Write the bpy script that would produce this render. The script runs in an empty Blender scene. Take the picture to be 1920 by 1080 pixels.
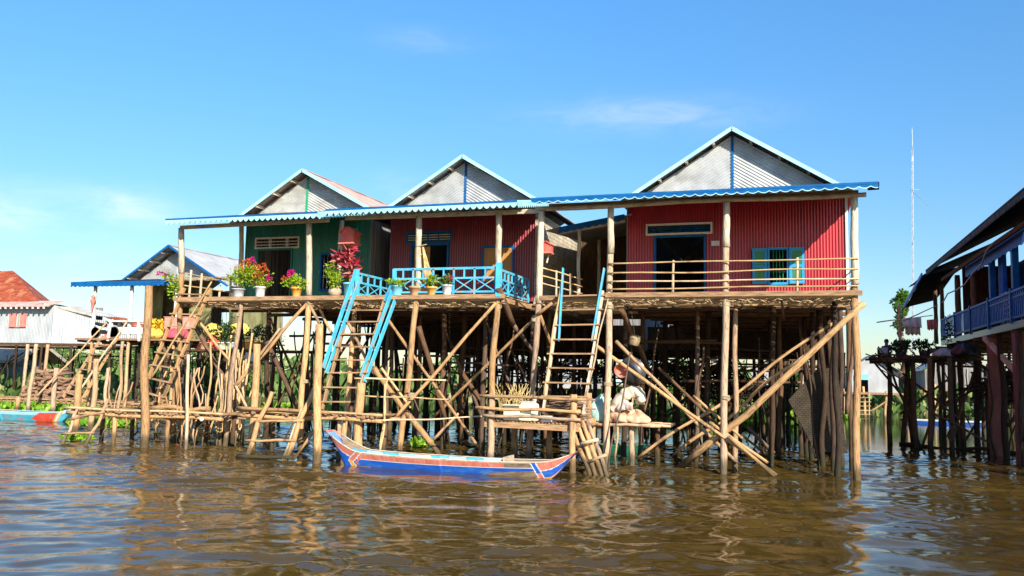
import bpy, math, random
import numpy as np
from math import sin, cos, pi, radians, hypot, atan2, sqrt
from mathutils import Vector as V, Matrix
random.seed(11)
S = bpy.context.scene
COL = S.collection

# ------------------------------------------------------------------ camera
F, YAW, PIT, ROL = 1585., radians(18.65), radians(5.7), radians(1.2)
CAM = V((0, -23.2, 2.52))
fw = V((-sin(YAW)*cos(PIT), cos(YAW)*cos(PIT), sin(PIT)))
r0 = V((cos(YAW), sin(YAW), 0)); u0 = r0.cross(fw)
rt = r0*cos(ROL)+u0*sin(ROL); up = -r0*sin(ROL)+u0*cos(ROL)
cd = bpy.data.cameras.new('camera'); cam = bpy.data.objects.new('camera', cd); COL.objects.link(cam)
cd.sensor_width = 36; cd.lens = F/1920*36; cd.clip_end = 4000; cd.clip_start = .1
m = Matrix((rt, up, -fw)).transposed().to_4x4(); m.translation = CAM; cam.matrix_world = m
S.camera = cam

def ray(px, py): return fw+rt*((px-960)/F)+up*((540-py)/F)
def P(px, py, Y=0.):                       # measured point of the photo on the vertical plane y = Y
    r = ray(px, py); return CAM+r*((Y-CAM.y)/r.y)
def W(px, py, z=0.):                       # measured point of the photo on the level z
    r = ray(px, py); return CAM+r*((z-CAM.z)/r.z)

# ------------------------------------------------------------------ materials
MATS = {}
class NT:
    def __init__(s, name):
        s.m = bpy.data.materials.new(name); s.m.use_nodes = True; s.t = s.m.node_tree; s.n = s.t.nodes
        s.b = s.n['Principled BSDF']; s.out = s.n['Material Output']; MATS[name] = s.m
    def new(s, typ, **kw):
        k = s.n.new(typ)
        for a, v in kw.items(): setattr(k, a, v)
        return k
    def l(s, a, b): s.t.links.new(a, b)
    def ramp(s, src, stops):
        r = s.new('ShaderNodeValToRGB'); e = r.color_ramp.elements
        while len(e) < len(stops): e.new(.5)
        for i, (p, c) in enumerate(stops):
            e[i].position = p; e[i].color = (c, c, c, 1) if not hasattr(c, '__len__') else (*c, 1)
        s.l(src, r.inputs[0]); return r.outputs[0]
    def mix(s, fac, a, b, bt='MIX'):
        x = s.new('ShaderNodeMix', data_type='RGBA', blend_type=bt)
        for i, v in ((0, fac), (6, a), (7, b)):
            if hasattr(v, 'links'): s.l(v, x.inputs[i])
            elif i == 0: x.inputs[0].default_value = v
            else: x.inputs[i].default_value = (*v, 1)
        return x.outputs[2]
    def noise(s, scale, sc=(1, 1, 1), coord='Object', detail=4, rough=.6, dist=0., vec=None):
        if vec is None:
            tc = s.new('ShaderNodeTexCoord'); mp = s.new('ShaderNodeMapping'); mp.inputs['Scale'].default_value = sc
            s.l(tc.outputs[coord], mp.inputs[0]); vec = mp.outputs[0]
        n = s.new('ShaderNodeTexNoise'); n.inputs['Scale'].default_value = scale; n.inputs['Detail'].default_value = detail
        n.inputs['Roughness'].default_value = rough; n.inputs['Distortion'].default_value = dist
        s.l(vec, n.inputs['Vector']); return n.outputs[0]

def M(name, c1, c2, sc=(1, 1, 1), scale=4, coord='Object', rough=.7, metal=0., bump=0., lo=.35, hi=.65,
      spot=None, rnd=.0, wet=False, spec=.3, detail=5, streak=None):
    t = NT(name)
    n = t.noise(scale, sc, coord, detail)
    c = t.mix(t.ramp(n, [(lo, 0.), (hi, 1.)]), c1, c2)
    if streak:                                        # rain streaks and dirt: (colour, scale vector, low, high)
        q = t.noise(1., streak[1], 'Object', 5, .65)
        c = t.mix(t.ramp(q, [(streak[2], 0.), (streak[3], 1.)]), c, streak[0])
    if spot:                                          # worn or stained patches: (colour, scale, low, high)
        q = t.noise(spot[1], spot[4] if len(spot) > 4 else (1, 1, 1), 'Object', 6, .7)
        c = t.mix(t.ramp(q, [(spot[2], 0.), (spot[3], 1.)]), c, spot[0])
    if rnd:
        o = t.new('ShaderNodeObjectInfo'); h = t.new('ShaderNodeHueSaturation')
        mr = t.new('ShaderNodeMapRange'); mr.inputs[3].default_value = 1-rnd; mr.inputs[4].default_value = 1+rnd
        t.l(o.outputs['Random'], mr.inputs[0]); t.l(mr.outputs[0], h.inputs['Value'])
        t.l(c, h.inputs['Color']); c = h.outputs[0]
        if wet and rnd > .15:                         # some poles have weathered grey, others are still brown
            q = t.new('ShaderNodeMath', operation='MULTIPLY'); q.inputs[1].default_value = 7.31; t.l(o.outputs['Random'], q.inputs[0])
            q2 = t.new('ShaderNodeMath', operation='FRACT'); t.l(q.outputs[0], q2.inputs[0])
            gr = t.new('ShaderNodeHueSaturation'); gr.inputs['Saturation'].default_value = .66; gr.inputs['Value'].default_value = .95; t.l(c, gr.inputs['Color'])
            c = t.mix(t.ramp(q2.outputs[0], [(.45, 0.), (1., .8)]), c, gr.outputs[0])
    if wet:                                           # wet, algae-stained band just above the waterline
        g = t.new('ShaderNodeNewGeometry'); sx = t.new('ShaderNodeSeparateXYZ'); t.l(g.outputs['Position'], sx.inputs[0])
        q = t.noise(9., (1, 1, .3), 'Object', 3); ad = t.new('ShaderNodeMath', operation='MULTIPLY_ADD')
        t.l(q, ad.inputs[0]); ad.inputs[1].default_value = -.35; t.l(sx.outputs['Z'], ad.inputs[2])
        c = t.mix(t.ramp(ad.outputs[0], [(.0, 1.), (.10, .85), (.26, 0.)]), c, t.mix(.78, c, (.028, .028, .013)))
    t.l(c, t.b.inputs['Base Color'])
    t.b.inputs['Roughness'].default_value = rough; t.b.inputs['Metallic'].default_value = metal
    t.b.inputs['Specular IOR Level'].default_value = spec
    if bump:
        b = t.new('ShaderNodeBump'); b.inputs['Strength'].default_value = bump; b.inputs['Distance'].default_value = .02
        t.l(n, b.inputs['Height']); t.l(b.outputs[0], t.b.inputs['Normal'])
    return t.m

G = (26, 2.2, 1)                                      # grain: fine round the pole, long along it (uv in metres)
M('pole_wood', (.12, .055, .022), (.52, .30, .135), G, 1.6, 'UV', .85, bump=.8, lo=.30, hi=.52, rnd=.26, wet=True,
  spot=((.17, .105, .06), 3.2, .54, .66, (1, 1, .3)))
M('tan_pole', (.12, .055, .022), (.54, .32, .145), G, 1.6, 'UV', .85, bump=.8, lo=.30, hi=.54, rnd=.10, wet=True, spot=((.17, .105, .06), 3.2, .54, .66, (1, 1, .3)))
M('bamboo_wood', (.27, .145, .055), (.60, .40, .19), G, 1.3, 'UV', .6, bump=.4, lo=.3, hi=.55, rnd=.25, wet=True, spot=((.30, .19, .10), 4., .57, .68, (1, 1, .3)))
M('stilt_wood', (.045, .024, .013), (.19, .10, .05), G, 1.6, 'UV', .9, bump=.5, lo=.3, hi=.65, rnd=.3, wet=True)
M('grey_wood', (.24, .17, .115), (.62, .51, .37), G, 1.6, 'UV', .85, bump=.7, lo=.3, hi=.54, rnd=.18, spot=((.30, .23, .16), 3., .55, .68, (1, 1, .4)))
M('board_wood', (.16, .085, .04), (.46, .28, .15), (18, 1.6, 1), 1.6, 'UV', .85, bump=.5, lo=.3, hi=.65, rnd=.2)
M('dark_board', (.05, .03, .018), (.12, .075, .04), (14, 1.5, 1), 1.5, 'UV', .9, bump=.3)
M('slat_bamboo', (.26, .15, .07), (.74, .54, .31), (1.3, 22, 1), 2.0, 'UV', .8, bump=.4, lo=.35, hi=.62)
M('door_wood', (.33, .15, .045), (.55, .29, .10), (14, 1.2, 1), 1.8, 'UV', .6, bump=.2, lo=.3, hi=.7)
M('thatch', (.22, .15, .08), (.52, .40, .24), (30, 3, 1), 1.5, 'UV', .95, bump=.6, rnd=.15)
M('red_metal', (.32, .005, .013), (.41, .010, .020), (1, 1, .4), 2., 'Object', .36, spec=.55, rnd=0, streak=((.19, .015, .018), (7, 7, .35), .50, .70), spot=((.30, .13, .10), 5., .655, .72, (1, 1, .5)))
M('crimson_metal', (.165, .0035, .011), (.23, .008, .017), (1, 1, .4), 2., 'Object', .38, spec=.55, streak=((.13, .01, .014), (7, 7, .35), .50, .70), spot=((.22, .10, .08), 5., .655, .72, (1, 1, .5)))
M('green_metal', (.004, .125, .075), (.008, .19, .115), (1, 1, .4), 2., 'Object', .4, spec=.5, streak=((.008, .085, .06), (9, 9, .5), .52, .72), spot=((.2, .22, .17), 8., .69, .74))
M('zinc', (.42, .43, .43), (.60, .62, .62), (1, 1, 1), 1.6, 'Object', .42, .35, streak=((.36, .34, .31), (.8, .8, 3), .56, .75), spot=((.42, .25, .14), 1.3, .72, .80))
M('old_zinc', (.40, .40, .38), (.58, .58, .55), (1, 1, 1), 1.4, 'Object', .5, .2, streak=((.34, .31, .26), (.8, .8, 3), .5, .7), spot=((.46, .22, .10), 1.1, .60, .70))
M('white_zinc', (.31, .33, .345), (.45, .47, .485), (1, 1, .5), 1.4, 'Object', .5, .05, streak=((.40, .40, .38), (7, 7, .4), .54, .70))
M('pale_roof', (.32, .32, .32), (.45, .45, .455), (1, 1, 1), .9, 'Object', .45, .1, spot=((.5, .47, .43), 1., .62, .74))
M('rust_roof', (.24, .040, .015), (.38, .085, .035), (1.5, 6, 1), 1., 'Object', .7, spot=((.50, .22, .11), 1.6, .52, .66), streak=((.18, .03, .012), (1.2, 5, 2), .55, .7))
M('pink_roof', (.40, .24, .19), (.55, .42, .37), (1.5, 6, 1), 1., 'Object', .6, .1, spot=((.40, .17, .09), 1.4, .56, .70))
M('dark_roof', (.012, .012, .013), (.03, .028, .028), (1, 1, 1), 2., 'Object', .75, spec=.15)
M('dark_trim', (.03, .035, .04), (.09, .095, .10), (1, 1, 1), 5., 'Object', .8, spec=.1)
M('blue_paint', (.006, .085, .26), (.010, .12, .33), (1, 1, 1), 3., 'Object', .5, spot=((.16, .30, .42), 5., .64, .72))
M('pale_blue_paint', (.10, .26, .56), (.18, .36, .62), (1, 1, 1), 3., 'Object', .5, spot=((.5, .5, .5), 4., .58, .70))
M('shade_dark_wood', (.014, .009, .006), (.075, .042, .024), G, 1.6, 'UV', .9, bump=.5, lo=.3, hi=.65, rnd=.35, wet=True)  # darker copy of stilt_wood, under-house shade put into the colour
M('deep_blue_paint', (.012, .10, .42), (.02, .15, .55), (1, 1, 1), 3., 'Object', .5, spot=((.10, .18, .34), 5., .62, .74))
M('cyan_paint', (.05, .36, .58), (.08, .46, .68), (1, 1, 1), 3., 'Object', .55, rnd=.08, spot=((.34, .30, .22), 7., .545, .60, (1, 1, .4)))
M('pale_cyan_paint', (.27, .56, .66), (.40, .68, .76), (1, 1, 1), 2., 'Object', .5, spot=((.55, .58, .55), 4., .64, .74))
M('green_paint', (.02, .30, .13), (.03, .38, .18), (1, 1, 1), 4., 'Object', .5)
M('shutter_blue', (.02, .24, .50), (.03, .31, .58), (1, 1, 1), 3., 'Object', .5, spot=((.20, .34, .42), 5., .6, .72))
M('shutter_green', (.06, .25, .13), (.09, .32, .17), (1, 1, 1), 4., 'Object', .5)
M('cream_paint', (.62, .55, .44), (.74, .68, .57), (1, 1, 1), 4., 'Object', .6, spot=((.4, .33, .25), 6., .62, .74))
M('white_paint', (.55, .55, .53), (.68, .68, .66), (1, 1, 1), 4., 'Object', .5, spot=((.6, .58, .53), 6., .62, .74))
M('salmon_paint', (.62, .17, .13), (.72, .24, .19), (1, 1, 1), 4., 'Object', .6, rnd=.05)
M('red_paint', (.55, .05, .035), (.68, .10, .06), (1, 1, 1), 3., 'Object', .5, spot=((.55, .25, .18), 5., .6, .7))
M('spirit_red', (.58, .09, .07), (.70, .16, .12), (1, 1, 1), 5., 'Object', .6)
M('faded_red', (.50, .12, .08), (.60, .20, .14), (3, 1, 1), 3., 'Object', .6, spot=((.5, .32, .24), 5., .55, .7))
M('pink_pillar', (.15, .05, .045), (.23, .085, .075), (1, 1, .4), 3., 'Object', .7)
M('boat_blue', (.012, .075, .42), (.02, .13, .52), (1.2, 1, 4), 2., 'Object', .45, spot=((.16, .26, .38), 2.2, .58, .72, (.5, 1, 2.5)), bump=.35)
M('boat_teal', (.05, .33, .48), (.10, .45, .56), (1.2, 1, 4), 2., 'Object', .5, spot=((.55, .14, .10), 2.6, .58, .64, (.5, 1, 2.)))
M('boat_wood', (.12, .08, .05), (.30, .22, .14), (1.2, 6, 6), 2., 'Object', .7)
M('orange_paint', (.72, .28, .05), (.80, .36, .08), (1, 1, 1), 4., 'Object', .5)
M('mossy_wall', (.16, .15, .05), (.36, .33, .16), (1, 1, .6), 1.3, 'Object', .9, streak=((.08, .08, .03), (3, 3, .6), .5, .66))
M('old_board_wall', (.10, .095, .09), (.34, .32, .30), (9, 9, .3), 1.4, 'Object', .85, bump=.3)
M('terracotta', (.50, .22, .10), (.62, .32, .17), (1, 1, 1), 5., 'Object', .8, spot=((.6, .5, .38), 7., .6, .72))
M('orange_pot', (.72, .33, .06), (.80, .42, .09), (1, 1, 1), 5., 'Object', .5)
M('white_plastic', (.62, .62, .60), (.72, .72, .70), (1, 1, 1), 5., 'Object', .4)
M('cream_plastic', (.72, .66, .42), (.80, .75, .56), (1, 1, 1), 6., 'Object', .45, spot=((.62, .56, .30), 6., .6, .72))
M('blue_plastic', (.16, .50, .66), (.22, .58, .72), (1, 1, 1), 5., 'Object', .4)
M('grey_pot', (.30, .31, .33), (.52, .53, .55), (1, 1, 1), 6., 'Object', .7)
M('brown_stone', (.34, .23, .15), (.52, .38, .27), (1, 1, 1), 8., 'Object', .85, bump=.3)
M('metal_bowl', (.10, .10, .105), (.22, .22, .22), (1, 1, 1), 5., 'Object', .35, .7, spot=((.1, .09, .08), 4., .6, .72))
M('dark_metal', (.02, .02, .022), (.05, .05, .05), (1, 1, 1), 5., 'Object', .45, .3)
M('rubber', (.015, .015, .016), (.03, .03, .03), (1, 1, 1), 5., 'Object', .8)
M('red_plastic', (.60, .03, .03), (.70, .06, .04), (1, 1, 1), 5., 'Object', .4)
M('orange_cloth', (.78, .22, .03), (.85, .34, .06), (1, 1, 1), 5., 'Object', .9)
M('yellow_cloth', (.62, .40, .05), (.74, .56, .14), (1, 1, 1), 7., 'Object', .9, bump=.3)
M('pink_box', (.64, .24, .18), (.72, .34, .26), (1, 1, 1), 3., 'Object', .8)
M('pink_cloth', (.50, .05, .08), (.60, .10, .13), (1, 1, 1), 3., 'Object', .9)
M('cream_cloth', (.50, .40, .28), (.66, .57, .44), (1, 1, 1), 4., 'Object', .95, bump=.2, spot=((.66, .42, .30), 3., .58, .7))
M('pink_white_cloth', (.52, .38, .34), (.66, .54, .50), (1, 1, 1), 6., 'Object', .95, bump=.3)
M('tan_cloth', (.40, .23, .13), (.60, .42, .28), (1, 1, 1), 5., 'Object', .95, bump=.3)
M('green_tarp', (.24, .48, .42), (.50, .66, .60), (1, 1, 1), 5., 'Object', .7, bump=.2)
M('green_plastic', (.008, .09, .055), (.014, .13, .08), (1, 1, 1), 4., 'Object', .45)
M('white_cloth', (.66, .64, .62), (.78, .77, .76), (1, 1, 1), 4., 'Object', .9)
M('skin', (.20, .10, .06), (.26, .13, .08), (1, 1, 1), 5., 'Object', .6)
M('hair', (.012, .010, .009), (.02, .018, .015), (1, 1, 1), 5., 'Object', .6)
M('navy_cloth', (.015, .03, .14), (.03, .05, .2), (1, 1, 1), 5., 'Object', .9)
M('wire', (.30, .28, .26), (.36, .34, .32), (1, 1, 1), 5., 'Object', .7)
M('aluminium', (.50, .50, .52), (.64, .64, .66), (1, 1, 1), 5., 'Object', .4, .4)
M('hose', (.26, .27, .30), (.40, .40, .42), (1, 1, 1), 5., 'Object', .5)
M('tile_strip', (.05, .10, .13), (.14, .22, .24), (1, 7, 7), 2.5, 'Object', .35)
M('brush', (.02, .014, .010), (.07, .045, .03), (1, 1, 1), 5., 'UV', .95)
M('dry_stalk', (.42, .28, .10), (.66, .50, .24), (1, 1, 1), 5., 'Object', .9)
M('log_wood', (.16, .085, .05), (.36, .22, .14), G, 1.4, 'UV', .9, rnd=.25)
M('rope', (.34, .26, .15), (.52, .42, .27), (1, 1, 1), 9., 'Object', .9)
M('brown_tarp_roof', (.30, .24, .18), (.46, .38, .30), (1, 1, 1), 2., 'Object', .85)

for _n in ('deep_blue_paint', 'blue_paint', 'dark_roof', 'dark_board'): MATS[_n].node_tree.nodes['Principled BSDF'].inputs['Specular IOR Level'].default_value = .1
def leafmat(name, stops, trans=.35):
    t = NT(name)
    tc = t.new('ShaderNodeTexCoord'); sx = t.new('ShaderNodeSeparateXYZ'); t.l(tc.outputs['UV'], sx.inputs[0])
    c = t.ramp(sx.outputs[0], stops)
    t.l(c, t.b.inputs['Base Color']); t.b.inputs['Roughness'].default_value = .55; t.b.inputs['Specular IOR Level'].default_value = .3
    tr = t.new('ShaderNodeBsdfTranslucent'); mx = t.new('ShaderNodeMixShader'); mx.inputs[0].default_value = trans
    t.l(c, tr.inputs[0]); t.l(t.b.outputs[0], mx.inputs[1]); t.l(tr.outputs[0], mx.inputs[2]); t.l(mx.outputs[0], t.out.inputs[0])
leafmat('leaf_lime', [(0, (.13, .27, .012)), (.5, (.30, .48, .02)), (1, (.52, .60, .05))], .45)
leafmat('leaf_green', [(0, (.05, .13, .016)), (.5, (.12, .25, .03)), (1, (.24, .38, .05))], .45)
leafmat('leaf_dark', [(0, (.012, .035, .012)), (.6, (.03, .075, .02)), (1, (.06, .12, .03))])
leafmat('leaf_far', [(0, (.06, .13, .03)), (.4, (.13, .24, .05)), (.8, (.25, .36, .09)), (1, (.40, .42, .18))], .45)
leafmat('petal_orange', [(0, (.60, .05, .015)), (.6, (.74, .16, .04)), (1, (.78, .34, .10))])
leafmat('petal_pink', [(0, (.55, .01, .18)), (1, (.74, .04, .32))])
leafmat('petal_red', [(0, (.55, .015, .03)), (1, (.70, .05, .08))])
leafmat('cordyline', [(0, (.18, .008, .02)), (.5, (.42, .03, .06)), (.85, (.60, .10, .12)), (1, (.66, .30, .22))], .3)
leafmat('leaf_float', [(0, (.10, .24, .015)), (.5, (.22, .42, .025)), (1, (.40, .58, .06))])

def weave(name, c1, c2, dark, sx, sy, ax):             # woven split-bamboo matting
    t = NT(name)
    tc = t.new('ShaderNodeTexCoord'); sp = t.new('ShaderNodeSeparateXYZ'); cb = t.new('ShaderNodeCombineXYZ')
    t.l(tc.outputs['Object'], sp.inputs[0]); t.l(sp.outputs[ax], cb.inputs[0]); t.l(sp.outputs[2], cb.inputs[1])
    b = t.new('ShaderNodeTexBrick'); t.l(cb.outputs[0], b.inputs['Vector'])
    b.inputs['Scale'].default_value = 1; b.inputs['Brick Width'].default_value = sx; b.inputs['Row Height'].default_value = sy
    b.inputs['Mortar Size'].default_value = .010; b.inputs['Color1'].default_value = (*c1, 1); b.inputs['Color2'].default_value = (*c2, 1)
    b.inputs['Mortar'].default_value = (*dark, 1); b.inputs['Mortar Smooth'].default_value = .6
    n = t.noise(3., (1, 1, 1), 'Object', 5)
    c = t.mix(t.ramp(n, [(.4, 0.), (.75, .8)]), b.outputs[0], dark)
    t.l(c, t.b.inputs['Base Color']); t.b.inputs['Roughness'].default_value = .9
    bp = t.new('ShaderNodeBump'); bp.inputs['Strength'].default_value = .6; bp.inputs['Distance'].default_value = .02
    t.l(b.outputs[1], bp.inputs['Height']); bp.invert = True; t.l(bp.outputs[0], t.b.inputs['Normal'])
weave('mat_wall', (.62, .55, .42), (.48, .41, .30), (.20, .15, .09), .24, .13, 1)
weave('mat_panel', (.075, .055, .032), (.05, .036, .022), (.02, .013, .008), .12, .06, 0)

# ------------------------------------------------------------------ mesh builder
def frame(d):
    d = d.normalized(); a = V((0, 0, 1)) if abs(d.z) < .9 else V((0, 1, 0))
    x = a.cross(d).normalized(); return d, x, d.cross(x)

class MB:
    def __init__(s): s.v = []; s.f = []; s.uv = []; s.mi = []; s.sm = []
    def face(s, idx, uv=None, mi=0, sm=False):
        s.f.append(tuple(idx)); s.uv.append(uv or [(0, 0)]*len(idx)); s.mi.append(mi); s.sm.append(sm)
    def pt(s, p): s.v.append(tuple(p)); return len(s.v)-1
    def quad(s, a, b, c, d, mi=0, uv=None):
        i = [s.pt(q) for q in (a, b, c, d)]
        a, b, c, d = map(V, (a, b, c, d)); w = (b-a).length; h = (d-a).length
        s.face(i, uv or [(0, 0), (w, 0), (w, h), (0, h)], mi)
    def pole(s, p0, p1, r, r1=None, n=9, wob=None, seg=None, sq=0., mi=0, jit=.075, cap=True):
        p0 = V(p0); p1 = V(p1); L = (p1-p0).length; r1 = r*.85 if r1 is None else r1
        if L < 1e-4: return s
        d, x, y = frame(p1-p0); seg = seg or max(2, min(20, int(L/.27))); wob = L*.0085 if wob is None else wob*1.25
        ph = [random.uniform(0, 6.28) for _ in range(4)]; off = random.uniform(0, 50); rows = []
        for i in range(seg+1):
            t = i/seg; e = sin(pi*t)
            c = p0.lerp(p1, t)+(x*(sin(3.1*t*pi+ph[0])*.6+sin(6.7*t+ph[1])*.5)+y*(sin(2.6*t*pi+ph[2])*.6+sin(7.3*t+ph[3])*.5))*wob*e
            rr = (r+(r1-r)*t)*(1+random.uniform(-jit, jit)); row = []
            for k in range(n):
                a = 2*pi*k/n; q = 1.
                if sq: q = 1+sq*(abs(cos(2*(a+pi/4)))**.5*.0+max(abs(cos(a)), abs(sin(a)))**-1*.5-.5)
                row.append(s.pt(c+(x*cos(a)+y*sin(a))*rr*q))
            rows.append(row)
        cir = 2*pi*r
        for i in range(seg):
            for k in range(n):
                k2 = (k+1) % n; v0 = off+L*i/seg; v1 = off+L*(i+1)/seg; ua = cir*k/n; ub = cir*(k+1)/n
                s.face((rows[i][k], rows[i][k2], rows[i+1][k2], rows[i+1][k]), [(ua, v0), (ub, v0), (ub, v1), (ua, v1)], mi, True)
        if cap:
            s.face(rows[0][::-1], [(.1*k, off) for k in range(n)], mi); s.face(rows[-1], [(.1*k, off) for k in range(n)], mi)
        return s
    def path(s, pts, r, n=8, mi=0, r1=None):                # bent tube through points
        pts = [V(p) for p in pts]; rows = []; off = random.uniform(0, 30); acc = 0; accs = []
        x = None
        for i, p in enumerate(pts):
            d = (pts[min(i+1, len(pts)-1)]-pts[max(i-1, 0)]).normalized()
            if x is None: d, x, y = frame(d)
            x = (x-d*x.dot(d)).normalized(); y = d.cross(x)
            rr = r[i] if isinstance(r, (list, tuple)) else r if r1 is None else r+(r1-r)*i/(len(pts)-1)
            rows.append([s.pt(p+(x*cos(2*pi*k/n)+y*sin(2*pi*k/n))*rr) for k in range(n)])
            if i: acc += (p-pts[i-1]).length
            accs.append(off+acc)
        for i in range(len(pts)-1):
            for k in range(n):
                k2 = (k+1) % n; ua = .4*k/n; ub = .4*(k+1)/n
                s.face((rows[i][k], rows[i][k2], rows[i+1][k2], rows[i+1][k]), [(ua, accs[i]), (ub, accs[i]), (ub, accs[i+1]), (ua, accs[i+1])], mi, True)
        s.face(rows[0][::-1], None, mi); s.face(rows[-1], None, mi); return s
    def beam(s, p0, p1, w, h, upv=(0, 0, 1), mi=0):         # w across, h along upv; uv.v runs along the length
        p0 = V(p0); p1 = V(p1); d = (p1-p0).normalized(); u = V(upv); x = d.cross(u).normalized(); u = x.cross(d).normalized()
        L = (p1-p0).length; o = random.uniform(0, 40); b = []
        for p in (p0, p1):
            for sx, su in ((-1, -1), (1, -1), (1, 1), (-1, 1)): b.append(s.pt(p+x*(w/2*sx)+u*(h/2*su)))
        for k in range(4):
            k2 = (k+1) % 4; e = (w, h, w, h)[k]; a = k*.37
            s.face((b[k], b[k2], b[4+k2], b[4+k]), [(a, o), (a+e, o), (a+e, o+L), (a, o+L)], mi)
        s.face((b[3], b[2], b[1], b[0]), [(0, o), (w, o), (w, o+h), (0, o+h)], mi); s.face(b[4:8], [(0, o), (w, o), (w, o+h), (0, o+h)], mi)
        return s
    def box(s, c, sz, mi=0, rz=0.):
        c = V(c); R = Matrix.Rotation(rz, 3, 'Z'); d = R @ V((0, sz[1]/2, 0))
        s.beam(c-d, c+d, sz[0], sz[2], (0, 0, 1), mi); return s
    def corr(s, o, U, Vv, pitch=.09, amp=.013, ph=0., mi=0, sub=6):   # corrugated sheet, waves across U
        o = V(o); U = V(U); Vv = V(Vv); L = U.length; n = max(4, int(L/pitch*sub)); N = U.cross(Vv).normalized(); a = []; b = []
        for i in range(n+1):
            t = i/n; w = N*(amp*sin(2*pi*(t*L+ph)/pitch)+.005*(int((t*L+ph+50)/.78) % 2)+.010*sin((t*L+ph)*2.1)*sin((t*L+ph)*.7+1)); a.append(s.pt(o+U*t+w)); b.append(s.pt(o+U*t+Vv+w))
        h = Vv.length
        for i in range(n): s.face((a[i], a[i+1], b[i+1], b[i]), [(L*i/n, 0), (L*(i+1)/n, 0), (L*(i+1)/n, h), (L*i/n, h)], mi, True)
        return s
    def lathe(s, c, prof, n=18, mi=0, axis=None):
        c = V(c); rows = []; d, x, y = frame(V(axis)) if axis is not None else (V((0, 0, 1)), V((1, 0, 0)), V((0, 1, 0)))
        for r, z in prof: rows.append([s.pt(c+d*z+(x*cos(2*pi*k/n)+y*sin(2*pi*k/n))*r) for k in range(n)])
        for i in range(len(rows)-1):
            for k in range(n):
                k2 = (k+1) % n; s.face((rows[i][k], rows[i][k2], rows[i+1][k2], rows[i+1][k]), [(k*.1, i*.1), (k*.1+.1, i*.1), (k*.1+.1, i*.1+.1), (k*.1, i*.1+.1)], mi, True)
        if prof[0][0] > 1e-3: s.face(rows[0][::-1], None, mi)
        if prof[-1][0] > 1e-3: s.face(rows[-1], None, mi)
        return s
    def leaf(s, p, d, L, w, mi=0):
        p = V(p); d = V(d).normalized(); a = V((random.gauss(0, 1), random.gauss(0, 1), random.gauss(0, 1)))
        x = d.cross(a)
        if x.length < 1e-3: return
        x.normalize(); n = x.cross(d); r = random.random(); uv = [(r, 0)]*4
        i = [s.pt(p), s.pt(p+d*L*.45+x*w/2+n*w*.12), s.pt(p+d*L), s.pt(p+d*L*.45-x*w/2+n*w*.12)]
        s.face((i[0], i[1], i[2]), uv[:3], mi); s.face((i[0], i[2], i[3]), uv[:3], mi)
    def blob(s, c, rad, n, L, w, mi=0, upb=.3):             # leaves through an ellipsoid, thicker outside
        c = V(c)
        for _ in range(n):
            d = V((random.gauss(0, 1), random.gauss(0, 1), random.gauss(0, 1))).normalized()
            q = random.random()**.45; p = c+V((d.x*rad[0], d.y*rad[1], d.z*rad[2]))*q
            dd = d+V((random.gauss(0, .6), random.gauss(0, .6), random.gauss(0, .6)+upb)); k = random.uniform(.7, 1.3)
            s.leaf(p, dd, L*k, w*k, mi)
    def build(s, name, mat, parent=None):
        me = bpy.data.meshes.new(name); mats = mat if isinstance(mat, (list, tuple)) else [mat]
        if parent is not None: o0 = V(parent['_o'])
        else:
            a = np.array(s.v); o0 = V(((a[:, 0].min()+a[:, 0].max())/2, (a[:, 1].min()+a[:, 1].max())/2, max(a[:, 2].min(), 0)))
        me.from_pydata([V(q)-o0 for q in s.v], [], s.f)
        for q in mats: me.materials.append(MATS[q])
        me.polygons.foreach_set('material_index', s.mi); me.polygons.foreach_set('use_smooth', s.sm)
        ul = me.uv_layers.new(name='UVMap'); ul.data.foreach_set('uv', [c for f in s.uv for p in f for c in p])
        me.update(); o = bpy.data.objects.new(name, me); COL.objects.link(o)
        if parent is not None:
            o.parent = parent
            o['_o'] = parent['_o']
        else: o.location = o0; o['_o'] = tuple(o0)
        return o

def tag(o, label=None, cat=None, group=None, kind=None):
    for k, v in (('label', label), ('category', cat), ('group', group), ('kind', kind)):
        if v: o[k] = v
    return o
def thing(name, label, cat, loc, group=None):
    o = bpy.data.objects.new(name, None); COL.objects.link(o); o.location = loc; o['_o'] = tuple(loc); o.empty_display_size = .2
    return tag(o, label, cat, group)
def one(mb, name, mat, label, cat, group=None): return tag(mb.build(name, mat), label, cat, group)
def pole_part(parent, name, mat, p0, p1, r, r1=None, **kw): return MB().pole(p0, p1, r, r1, **kw).build(name, mat, parent)
def place(o, p):                                            # put a finished copy at p (its origin)
    o.location = p; return o
def copy_tree(o, parent=None):
    c = o.copy(); COL.objects.link(c)
    if parent is not None: c.parent = parent
    for ch in o.children: copy_tree(ch, c)
    return c
U = random.uniform
def X3(x, y, z): return V((x, y, z))

# ------------------------------------------------------------------ light, sky
S.view_settings.view_transform = 'Standard'; S.view_settings.look = 'None'; S.view_settings.gamma = 1
S.view_settings.exposure = .85
TO_SUN = V((1.0, -1.1, .78)).normalized()
sl = bpy.data.lights.new('sun', 'SUN'); sl.energy = 5.0; sl.angle = radians(.5); sl.color = (1., .93, .80)
so = bpy.data.objects.new('sun', sl); COL.objects.link(so); so.rotation_euler = (-TO_SUN).to_track_quat('-Z', 'Y').to_euler()
w = bpy.data.worlds.new('World'); S.world = w; w.use_nodes = True; nt = w.node_tree; N = nt.nodes
bg = N['Background']; sky = N.new('ShaderNodeTexSky'); sky.sky_type = 'NISHITA'; sky.sun_disc = False
sky.sun_elevation = math.asin(TO_SUN.z); sky.sun_rotation = atan2(TO_SUN.x, TO_SUN.y); sky.air_density = 1.0; sky.dust_density = .25; sky.ozone_density = 3.
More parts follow.
